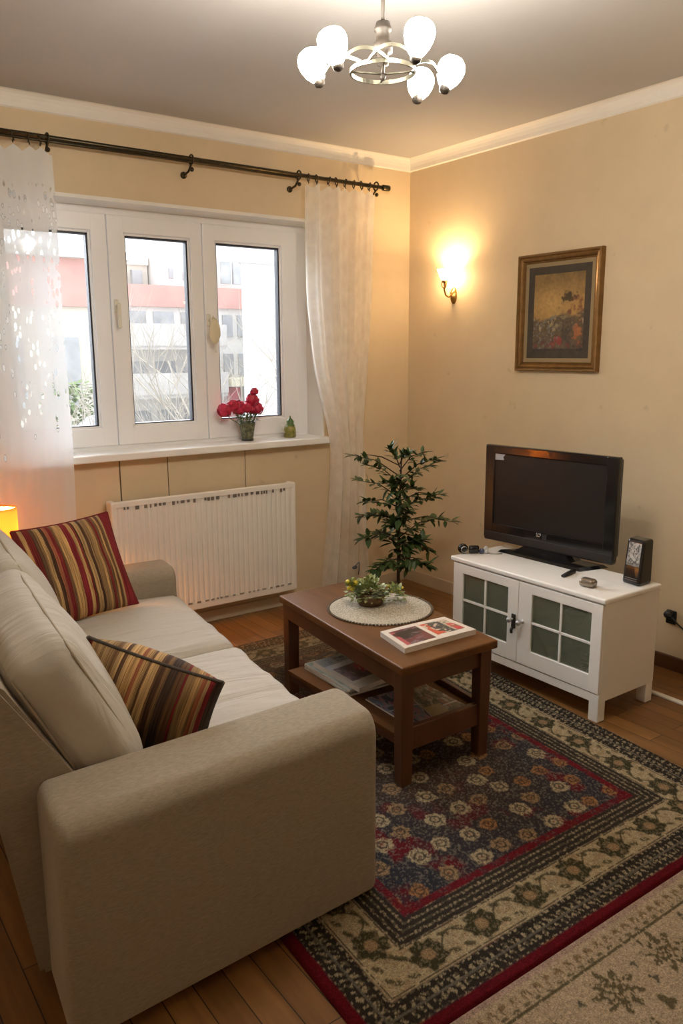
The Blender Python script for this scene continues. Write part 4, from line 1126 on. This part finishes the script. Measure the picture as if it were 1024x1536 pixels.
# ------------------------------------------------------------------ sconces
def sconce(y, z, label, bright=True):
    s = thing('wall_sconce', (0, y, z), label, 'wall lamp', 'brass wall sconces')
    b = BM(); lathe(b, [(.034, 0), (.034, .004), (.028, .012), (.022, .014), (.018, .022), (.001, .026)], (0, y, z), (-1, 0, 0), 20, squash=(1.45, .8) if False else (1, 1))
    for v in b.verts: v.co.z = z+(v.co.z-z)*1.5; v.co.y = y+(v.co.y-y)*.8
    obj('wall_plate', b, M['gold'], s)
    b = BM(); tube(b, [(-.02, y, z+.005), (-.045, y, z-.01), (-.07, y, z+.0), (-.082, y, z+.03), (-.082, y, z+.075)], [.006, .0055, .005, .005, .006], 8)
    for sgn in (-1, 1): tube(b, [(-.082, y, z+.04), (-.086, y+sgn*.016, z+.05), (-.088, y+sgn*.022, z+.072), (-.085, y+sgn*.014, z+.085)], [.005, .004, .004, .002], 6)
    obj('arm', b, M['gold'], s)
    b = BM(); lathe(b, [(.004, 0), (.016, .006), (.018, .014), (.014, .02)], (-.082, y, z+.072), n=16); obj('cup', b, M['gold'], s)
    b = BM(); lathe(b, [(.015, 0), (.022, .008), (.030, .022), (.037, .042), (.047, .064), (.0455, .064), (.0355, .042), (.028, .022), (.020, .009), (.013, .002)], (-.082, y, z+.090), n=28); obj('lamp_shade', b, M['sconce_shade'] if bright else M['sconce_shade_dim'], s, True)
    b = BM(); sphere(b, (-.082, y, z+.125), .013, 12, (1, 1, 1.5)); props(obj('bulb', b, M['bulb_sconce'] if bright else M['bulb_sconce_dim'], s), 'glowing bulb')
sconce(-.435, 1.945, 'lit brass wall sconce with tulip shade between corner and painting')
sconce(-2.85, 1.945, 'lit brass wall sconce just past the right edge of the photo', False)

# ------------------------------------------------------------------ chandelier
CH = Vector((-1.982, -2.195, 2.425))
ch = thing('chandelier', (CH.x, CH.y, H), 'five light chandelier with frosted shades hanging from the ceiling', 'chandelier')
fw = Vector((math.sin(math.radians(35.67)), math.cos(math.radians(35.67)), 0)); rt = Vector((fw.y, -fw.x, 0))
b = BM(); tube(b, [(CH.x, CH.y, H), (CH.x, CH.y, CH.z+.13)], .006, 10); lathe(b, [(.05, 0), (.05, -.012), (.02, -.03), (.006, -.035)], (CH.x, CH.y, H), n=20, cap=True); obj('stem', b, M['antique'], ch)
b = BM(); lathe(b, [(.006, .140), (.020, .135), (.023, .125), (.026, .118), (.026, .112), (.021, .108), (.021, .085), (.027, .080), (.029, .070), (.029, .052), (.017, .048), (.017, .018), (.006, .014), (.006, -.01), (.010, -.014), (.006, -.024), (.001, -.026)], CH, n=20); obj('hub', b, M['antique'], ch, True)
def ribbon(bm, pts, w, th):
    """flat upright band along a path"""
    n = len(pts); pr = []
    for i, p in enumerate(pts):
        d = Vector(pts[min(i+1, n-1)])-Vector(pts[max(i-1, 0)]); s = d.cross(Vector((0, 0, 1))); s = s.normalized() if s.length > 1e-6 else Vector((1, 0, 0))
        p = Vector(p); pr.append([bm.verts.new(p+s*th/2+Vector((0, 0, w/2))), bm.verts.new(p-s*th/2+Vector((0, 0, w/2))), bm.verts.new(p-s*th/2-Vector((0, 0, w/2))), bm.verts.new(p+s*th/2-Vector((0, 0, w/2)))])
    for a, c in zip(pr, pr[1:]):
        for k in range(4): f = bm.faces.new((a[k], a[(k+1) % 4], c[(k+1) % 4], c[k]))
    bm.faces.new(pr[0]); bm.faces.new(pr[-1])
def polar(r, ang, z): return CH+rt*(r*math.sin(ang))-fw*(r*math.cos(ang))+Vector((0, 0, z))   # 0 = towards the viewer
b = BM(); RR = .097
ribbon(b, [polar(RR, 2*PI*k/48, .0) for k in range(49)], .012, .005)
for a in (0, PI/2, PI, 3*PI/2): tube(b, [polar(.006, a, -.006), polar(RR, a, 0)], .003, 6)
obj('ring', b, M['green_metal'], ch)
LA = [(.2, 24), (.185, -46), (.19, -94), (.215, 146), (.21, 112)]
for i, (r, deg) in enumerate(LA):
    a = math.radians(deg); tip = polar(r, a, -.028)
    b = BM()
    sw = .9 if deg > 0 else -.9
    pts = []
    for k in range(15):
        t = k/14; pts.append(polar(RR+(r-RR)*t, a-sw*(1-t)**1.6, .004+.035*math.sin(t*PI)-.028*t))
    ribbon(b, pts, .010, .004); arm = obj('arm', b, M['green_metal'], ch)
    out = (tip-Vector((CH.x, CH.y, tip.z))).normalized(); ax = (Vector((0, 0, 1))+out*.38).normalized()
    b = BM(); lathe(b, [(.004, -.012), (.015, -.006), (.017, .006), (.014, .012)], tip, ax, 14, True); obj('holder', b, M['antique'], arm)
    b = BM(); lathe(b, [(.014, .006), (.022, .014), (.033, .03), (.041, .05), (.043, .066), (.040, .082), (.031, .094), (.017, .101), (.001, .103)], tip, ax, 22); props(obj('lamp_shade', b, M['shade_lit'], ch, True), 'glowing frosted glass shade')

# ------------------------------------------------------------------ side table and table lamp
st = thing('side_table', (-2.76, -.29, 0), 'small wooden side table hidden behind the far end of the sofa', 'table')
b = BM(); lathe(b, [(.001, .62), (.12, .62), (.125, .628), (.12, .645), (.001, .645)], (-2.765, -.29, 0), n=28); obj('tabletop', b, M['side_wood'], st)
b = BM(); lathe(b, [(.02, .0), (.02, .62)], (-2.765, -.29, 0), n=14, cap=True); obj('pedestal', b, M['side_wood'], st)
b = BM(); lathe(b, [(.11, 0), (.11, .015), (.02, .03)], (-2.765, -.29, 0), n=20, cap=True); obj('base', b, M['side_wood'], st)
lp = thing('table_lamp', (-2.765, -.29, .645), 'glowing orange table lamp behind the sofa at the left edge of the photo', 'lamp')
b = BM(); lathe(b, [(.001, 0), (.045, 0), (.045, .012), (.02, .03), (.028, .06), (.012, .09), (.008, .13)], (-2.765, -.29, .645), n=20); obj('base', b, M['lampbase'], lp, True)
b = BM(); lathe(b, [(.078, .105), (.078, .245), (.075, .245), (.075, .105)], (-2.765, -.29, .645), n=32); lathe(b, [(.001, .235), (.076, .235)], (-2.765, -.29, .645), n=32); obj('lamp_shade', b, M['lamp_shade'], lp, True)
b = BM(); sphere(b, (-2.765, -.29, .82), .022, 12); tube(b, [(-2.765, -.29, .77), (-2.765, -.29, .80)], .01, 8); obj('bulb', b, M['bulb_lamp'], lp)

# ------------------------------------------------------------------ sofa
SQ = [(-2.285, -2.575), (-3.215, -2.615), (-2.99, -.40), (-2.035, -.465)]   # front-near, rear-near, rear-far, front-far
SD, SL = .93, 2.12
sofa = thing('sofa', (-2.65, -1.5, 0), 'beige upholstered two seat sofa on the left side', 'sofa')
def sp(name, b, m, smooth=False, par=None):
    warp(b, SQ, SD, SL); return obj(name, b, m, par or sofa, smooth)
# arms: rounded profile extruded along depth, slightly narrower at the base
def arm_bm(t0, t1, z0, z1, flare, d0=0.0, d1=SD-.005, n=26, rtop=.058):
    prof = []
    w = t1-t0
    def arc(cx, cz, r, a0, a1, k=7): return [(cx+r*math.cos(a0+(a1-a0)*i/k), cz+r*math.sin(a0+(a1-a0)*i/k)) for i in range(k+1)]
    prof += arc(t0+.012, z0+.012, .012, PI*1.5, PI, 3)
    prof += arc(t0+rtop, z1-rtop, rtop, PI, PI/2)
    prof += arc(t1-rtop, z1-rtop, rtop, PI/2, 0)
    prof += arc(t1-.012, z0+.012, .012, 0, -PI/2, 3)
    b = BM(); rings = []
    R = .03
    stations = [(0, R)]+[(R*(1-math.cos(a)), R*(1-math.sin(a))) for a in [PI/2*i/4 for i in range(1, 5)]]
    sts = []
    for s, ins in stations: sts.append((d0+s, ins))
    for k in range(1, 12): sts.append((d0+R+(d1-d0-2*R)*k/12, 0))
    for s, ins in reversed(stations): sts.append((d1-s, ins))
    cz = (z0+z1)/2; cy = (t0+t1)/2
    for s, ins in sts:
        ring_ = []
        for (y, z) in prof:
            yy = cy+(y-cy)*(1-ins*2/w); zz = cz+(z-cz)*(1-ins*2/(z1-z0))
            zz = max(z0, zz)
            ring_.append(b.verts.new((s, yy, zz)))
        rings.append(ring_)
    m = len(prof)
    for a, c in zip(rings, rings[1:]):
        for i in range(m): f = b.faces.new((a[i], a[(i+1) % m], c[(i+1) % m], c[i])); f.smooth = True
    b.faces.new(rings[0]); b.faces.new(rings[-1])
    return b
sp('arm', arm_bm(0, .265, .03, .588, 0), M['sofa'])
sp('arm', arm_bm(SL-.24, SL, .03, .575, 0), M['sofa'])
b = BM(); box(b, .03, SD-.02, .255, SL-.23, .035, .315, .02, 3); sp('base', b, M['sofa'])
# back frame, reclined
b = BM(); prism(b, [(SD-.20, .05), (SD-.19, .44), (SD-.09, .59), (SD+.05, .84), (SD+.075, .862), (SD+.115, .858), (SD+.135, .83), (SD+.02, .05)], 'y', .235, SL-.10)
bmesh.ops.bevel(b, geom=[e for e in b.edges], offset=.012, segments=2, affect='EDGES', clamp_overlap=True)
sp('back_frame', b, M['sofa'])
b = BM()
for s, t in ((.06, .06), (SD-.10, .06), (.06, SL-.10), (SD-.10, SL-.10)): box(b, s, s+.05, t, t+.05, .0 if s > .5 else .0175, .05)
for v in b.verts: pass
sp('foot', b, mat('pale wooden foot', (.5, .42, .3), .6))
# seat cushions
t0, t1 = .268, SL-.243; tm = (t0+t1)/2
for (a, c, sd) in ((t0, tm, 1), (tm, t1, 2)):
    hl = (c-a)/2
    b = rbox((.33, hl-.002, .082), .05, 16, (.0, 0, .022), .010, 4.2, sd)
    place(b, Matrix.Translation((.335, (a+c)/2, .372)))
    sp('seat_cushion', b, M['sofa_c'], True)
# back cushions: leaning blocks
def back_cushion(a, c, sd, hz=.228, th=.092, cs=.795, cz=.682, tilt=-.46, wr=.009):
    hl = (c-a)/2
    b = rbox((th, hl-.004, hz), .06, 22, (.04, .02, .02), wr, 3.2, sd)
    Mx = Matrix.Translation((cs, (a+c)/2, cz)) @ Matrix.Rotation(-tilt, 4, 'Y')
    place(b, Mx); o = sp('back_cushion', b, M['sofa_c'], True)
    # piping around the near end, front seam
    for sx in (1, -1):
        b = BM(); pts = []
        x = sx*(th-.0175)
        y = -(hl-.0175)
        k_ = hz-.0175
        path = [(x, y, -hz+.06), (x, y-.002, -hz*.5), (x, y-.004, 0), (x, y-.002, hz*.5), (x, y, hz-.06), (x, y+.012, hz-.035)]
        path2 = [path[-1], (x, y+.035, k_-.004), (x, y+.06, k_), (x, y*.5, k_+.006), (x, 0, k_+.008), (x, -y*.5, k_+.006), (x, -y-.06, k_)]
        tube(b, path+path2[1:], .0045, 6); place(b, Mx); sp('piping', b, M['piping'], False, o)
    return o
c1 = back_cushion(t0-.01, tm-.01, 3)
c2 = back_cushion(tm+.01, t1+.02, 6, cs=.785)

# throw pillows
def pillow(name, ctr, xax, yax, hx, hy, T, m, label, n=40, pinch=.05):
    """square knife edged pillow: xax, yax span its face"""
    xa = Vector(xax).normalized(); ya = Vector(yax); ya = (ya-xa*ya.dot(xa)).normalized(); za = xa.cross(ya)
    t = thing(name, ctr, label, 'cushion', 'striped throw cushions on the sofa')
    b = BM(); uvl = b.loops.layers.uv.new('UVMap')
    V = {}
    def pos(i, j, s):
        a = -1+2*i/n; c = -1+2*j/n
        a_, c_ = math.sin(a*PI/2), math.sin(c*PI/2)
        k = max(0, (1-abs(a_)**2.2)*(1-abs(c_)**2.2))**.55
        x = hx*a_*(1-pinch*(1-c_*c_)*a_*a_); y = hy*c_*(1-pinch*(1-a_*a_)*c_*c_)
        w = .010*mnoise.noise(Vector((x*11+ctr[0]*9, y*11, s*3)))*k
        return Vector(ctr)+xa*x+ya*y+za*(s*T*k+w), ((a_+1)/2, (c_+1)/2)
    for s in (1, -1):
        for i in range(n+1):
            for j in range(n+1):
                edge = i in (0, n) or j in (0, n)
                key = (i, j, 0 if edge else s)
                if key not in V:
                    p, uv = pos(i, j, s); V[key] = (b.verts.new(p), uv)
        for i in range(n):
            for j in range(n):
                ks = []
                for (ii, jj) in ((i, j), (i+1, j), (i+1, j+1), (i, j+1)):
                    edge = ii in (0, n) or jj in (0, n); ks.append((ii, jj, 0 if edge else s))
                f = b.faces.new([V[k][0] for k in ks]); f.smooth = True
                for lo, k in zip(f.loops, ks): lo[uvl].uv = V[k][1]
    obj('body', b, m, t)
    b = BM(); pts = []
    for i in range(n+1): pts.append(pos(i, n, 1)[0])
    tube(b, pts, .006, 6)
    for (a, c) in (((0, 0)),) and (): pass
    p2 = [pos(n, j, 1)[0] for j in range(n, -1, -1)]; tube(b, p2, .006, 6)
    p3 = [pos(0, j, 1)[0] for j in range(n+1)]; tube(b, p3, .006, 6)
    return t, b
t_, b = pillow('throw_pillow', (-2.575, -.795, .668), (.42, .07, .02), (.0, .20, .40), .225, .225, .075, M['stripe_a'], 'red and brown striped throw pillow leaning at the far end of the sofa')
props(obj('piping', b, M['stripe_a'], t_), 'striped piping')
t_, b = pillow('throw_pillow', (-2.785, -2.085, .585), (.25, -.20, -.11), (.01, -.19, .40), .205, .165, .13, M['stripe_b'], 'striped throw pillow with grey braid leaning behind the near sofa arm')
props(obj('piping', b, M['braid'], t_), 'grey brown braided piping')

# ------------------------------------------------------------------ window sill things
vx, vy = -1.215, .085
va = thing('vase', (vx, vy, 1.07), 'green grey vase on the window sill holding red flowers', 'vase')
b = BM(); lathe(b, [(.001, 0), (.034, 0), (.036, .006), (.035, .012), (.038, .03), (.044, .07), (.050, .105), (.051, .112), (.047, .112), (.042, .07), (.034, .016), (.001, .014)], (vx, vy, 1.07), n=28); obj('body', b, M['vase'], va, True)
b = BM(); lathe(b, [(.036, .0), (.0375, .004), (.0365, .012)], (vx, vy, 1.0702), n=28); obj('foot', b, M['black'], va)
rr = random.Random(12)
FL = [(-.165, .275-.04, 'leftmost', .036), (-.112, .258, 'second from left', .030), (-.062, .245, 'third from left', .038), (-.018, .245, 'fourth from left, in the middle', .028), (.022, .285, 'fifth from left, just below the topmost', .034), (.045, .335, 'topmost', .020), (.062, .235, 'rightmost', .034), (.03, .235, 'low down beside the rightmost', .028)]
def rose(cx, cy, cz, r, b, spiky=False):
    c0 = Vector((cx, cy, cz)); sphere(b, c0, r*.76, 14)
    for k in range(26 if not spiky else 16):
        a = rr.uniform(0, 2*PI); el = rr.uniform(-.75, 1.35)
        ax = Vector((math.cos(a)*math.cos(el), math.sin(a)*math.cos(el), math.sin(el)))
        up = (Vector((0, 0, 1))-ax*ax.z); up = up.normalized() if up.length > .05 else Vector((1, 0, 0)); sd = ax.cross(up)
        R0 = r*rr.uniform(.88, 1.0); w = .62; g = []
        for i in range(4):
            v_ = -.55+1.1*i/3; row = []
            for j in range(4):
                u_2 = -w+2*w*j/3
                fl = 1+.16*max(0, v_)+(.25*max(0, v_) if spiky else 0)+rr.uniform(-.06, .14)
                d_ = (ax+sd*u_2*(1-.45*max(0, v_)*abs(u_2))+up*v_).normalized()
                row.append(b.verts.new(c0+d_*R0*fl))
            g.append(row)
        for i in range(3):
            for j in range(3): f = b.faces.new((g[i][j], g[i][j+1], g[i+1][j+1], g[i+1][j])); f.smooth = True
for dx, dz, w, r in FL:
    r *= 1.18; dx += .012
    fx, fy, fz = vx+dx*1.0, vy+rr.uniform(-.02, .015), 1.07+dz-.045
    f = thing('flower', (vx+dx*.12, vy, 1.09), 'red flower in the sill vase, %s of the bunch' % w, 'flower', 'red flowers in the sill vase')
    b = BM(); tube(b, [(vx+dx*.12, vy, 1.088), (vx+dx*.3, vy, 1.17), (vx+dx*.75, (vy+fy)/2, fz-.05), (fx, fy, fz)], .0026, 6); obj('stem', b, M['flower_green'], f)
    b = BM(); rose(fx, fy, fz, r, b, w == 'topmost' or 'topmost' in w); obj('bloom', b, M['petal'], f)
gs = thing('greenery', (vx, vy, 1.14), 'green sprigs filling the mouth of the sill vase', 'leaves')
b = BM()
for k in range(260):
    a = rr.uniform(0, 2*PI); q = rr.random()**.5; z = rr.uniform(.085, .165)
    leaf_faces(b, Vector((vx+math.cos(a)*q*(.04+.5*(z-.08)), vy+math.sin(a)*q*(.034+.2*(z-.08)), 1.07+z)), Vector((math.cos(a)*.8, math.sin(a)*.8, rr.uniform(-.2, .9))), Vector((0, 0, 1)), rr.uniform(.014, .03), .011)
for k in range(14):
    a = rr.uniform(0, 2*PI); tube(b, [(vx, vy, 1.10), (vx+math.cos(a)*.07, vy+math.sin(a)*.03, 1.235)], .0013, 5)
obj('foliage', b, M['flower_green'], gs)
jx, jy = -.905, .09
jr_ = thing('jar', (jx, jy, 1.07), 'small yellow green ceramic jug on the window sill beside the frame', 'jar')
b = BM(); lathe(b, [(.001, 0), (.036, 0), (.039, .008), (.038, .05), (.034, .068), (.028, .074), (.001, .074)], (jx, jy, 1.07), n=24); obj('body', b, M['jar_g'], jr_, True)
b = BM(); lathe(b, [(.030, .074), (.022, .085), (.024, .10), (.014, .115), (.006, .122), (.004, .135), (.001, .136)], (jx+.004, jy, 1.07), n=18); props(obj('lid', b, M['green_item'], jr_, True), 'dark green lid')
b = BM(); tube(b, [(jx-.036, jy, 1.10), (jx-.055, jy, 1.125), (jx-.062, jy, 1.15)], [.005, .004, .003], 8); obj('spout', b, M['handle'], jr_)

# ------------------------------------------------------------------ corner plant
gp = Vector((-.765, -.835, .0165)); Pt = thing('potted_plant', gp, 'tall dark green leafy plant standing in the corner by the curtain', 'plant')
b = BM(); lathe(b, [(.001, 0), (.055, 0), (.072, .12), (.078, .125), (.078, .14), (.068, .14), (.06, .11), (.001, .11)], gp, n=24); obj('pot', b, M['pot'], Pt, True)
b = BM(); lathe(b, [(.001, .118), (.064, .116)], gp, n=20); obj('soil', b, M['soil'], Pt)
rr = random.Random(31)
bs = BM(); bl_ = BM()
trunk = [gp+Vector((0, 0, .11)), gp+Vector((-.004, 0, .4)), gp+Vector((.004, .005, .7)), gp+Vector((.012, .0, 1.0)), gp+Vector((.012, .0, 1.04))]
tube(bs, trunk, [.011, .009, .007, .004, .002], 8)
sx = rt
def leafset(p, d, n, l):
    for k in range(n):
        a = rr.uniform(0, 2*PI)
        dd = (d+Vector((math.cos(a), math.sin(a), rr.uniform(-.7, .5)))*.9).normalized()
        leaf_faces(bl_, p, dd, Vector((0, 0, 1)), l*rr.uniform(.7, 1.25), l*rr.uniform(.38, .55))
BR = [(.42, .16, .0), (.42, -.15, -.02), (.46, .14, .08), (.48, -.12, .06), (.5, .05, -.02), (.55, .26, .08), (.55, -.22, .02), (.58, .18, -.1), (.62, -.16, .06), (.64, .3, .03), (.66, -.24, .0), (.70, .2, .1), (.72, -.22, .06), (.76, .22, .06), (.78, -.25, .08), (.80, .1, .04), (.82, -.1, .05), (.84, .24, .14), (.86, -.20, .10), (.88, .20, .13), (.9, -.28, .12), (.93, .12, .12), (.95, -.06, .10), (.97, .05, .06), (.74, -.05, .05), (.67, .05, .05), (.6, -.05, .03)]
for z, side, up in BR:
    p0 = gp+Vector((0, 0, z)); dep = rr.uniform(-.14, .14)
    e = p0+sx*side*.92+fw*dep+Vector((0, 0, up))
    mid = (p0+e)/2+Vector((0, 0, .03))
    tube(bs, [p0, mid, e], [.004, .003, .0015], 5)
    for t in (.3, .45, .6, .75, .88, 1.0):
        q = p0*(1-t)**2+mid*2*t*(1-t)+e*t*t
        leafset(q, (e-p0).normalized(), 4 if t < 1 else 5, .055 if z > .6 else .07)
for k in range(75):
    z = rr.uniform(.38, .92); leafset(gp+Vector((rr.uniform(-.05, .05), rr.uniform(-.05, .05), z)), Vector((rr.uniform(-1, 1), rr.uniform(-1, 1), -.3)), 2, .07)
e = gp+Vector((0, 0, .96)); tube(bs, [e, e-rt*.10+Vector((0, 0, .05)), e-rt*.22+Vector((0, 0, .07))], [.003, .004, .0015], 5)
leafset(e-rt*.22+Vector((0, 0, .06)), Vector((0, 0, -1)), 5, .04)
obj('stem', bs, M['stem'], Pt); obj('foliage', bl_, M['leaf'], Pt)

# ------------------------------------------------------------------ lights
s = bpy.data.lights.new('soft overcast daylight', 'SUN'); s.energy = 17; s.angle = math.radians(75); s.color = (.90, .95, 1)
so = bpy.data.objects.new('soft_daylight', s); C.objects.link(so)
d = Vector((-.02, -.80, -.60)).normalized()       # travelling into the room
so.rotation_euler = d.to_track_quat('-Z', 'Y').to_euler(); so.location = (0, 6, 6)

# ------------------------------------------------------------------ camera
cam = bpy.data.cameras.new('camera'); co = bpy.data.objects.new('camera', cam); C.objects.link(co)
cam.sensor_fit = 'VERTICAL'; cam.sensor_height = 36; cam.sensor_width = 24; cam.lens = 36*1198.4/1536; cam.clip_start = .02
ya, pi_, ro = math.radians(35.67), math.radians(11.31), math.radians(-.31)
f_ = Vector((math.sin(ya)*math.cos(pi_), math.cos(ya)*math.cos(pi_), -math.sin(pi_)))
r_ = Vector((math.cos(ya), -math.sin(ya), 0)); u_ = r_.cross(f_)
r2 = r_*math.cos(ro)+u_*math.sin(ro); u2 = -r_*math.sin(ro)+u_*math.cos(ro)
co.matrix_world = frame_from((-3.611, -4.240, 1.6), r2, u2, -f_)
sc.camera = co
vs_ = sc.view_settings; vs_.view_transform = 'Standard'; vs_.look = 'None'; vs_.gamma = 1; vs_.exposure = .28; vs_.use_curve_mapping = False
sc.cycles.max_bounces = 10; sc.cycles.diffuse_bounces = 6; sc.cycles.transparent_max_bounces = 16
sc.cycles.sample_clamp_indirect = 6
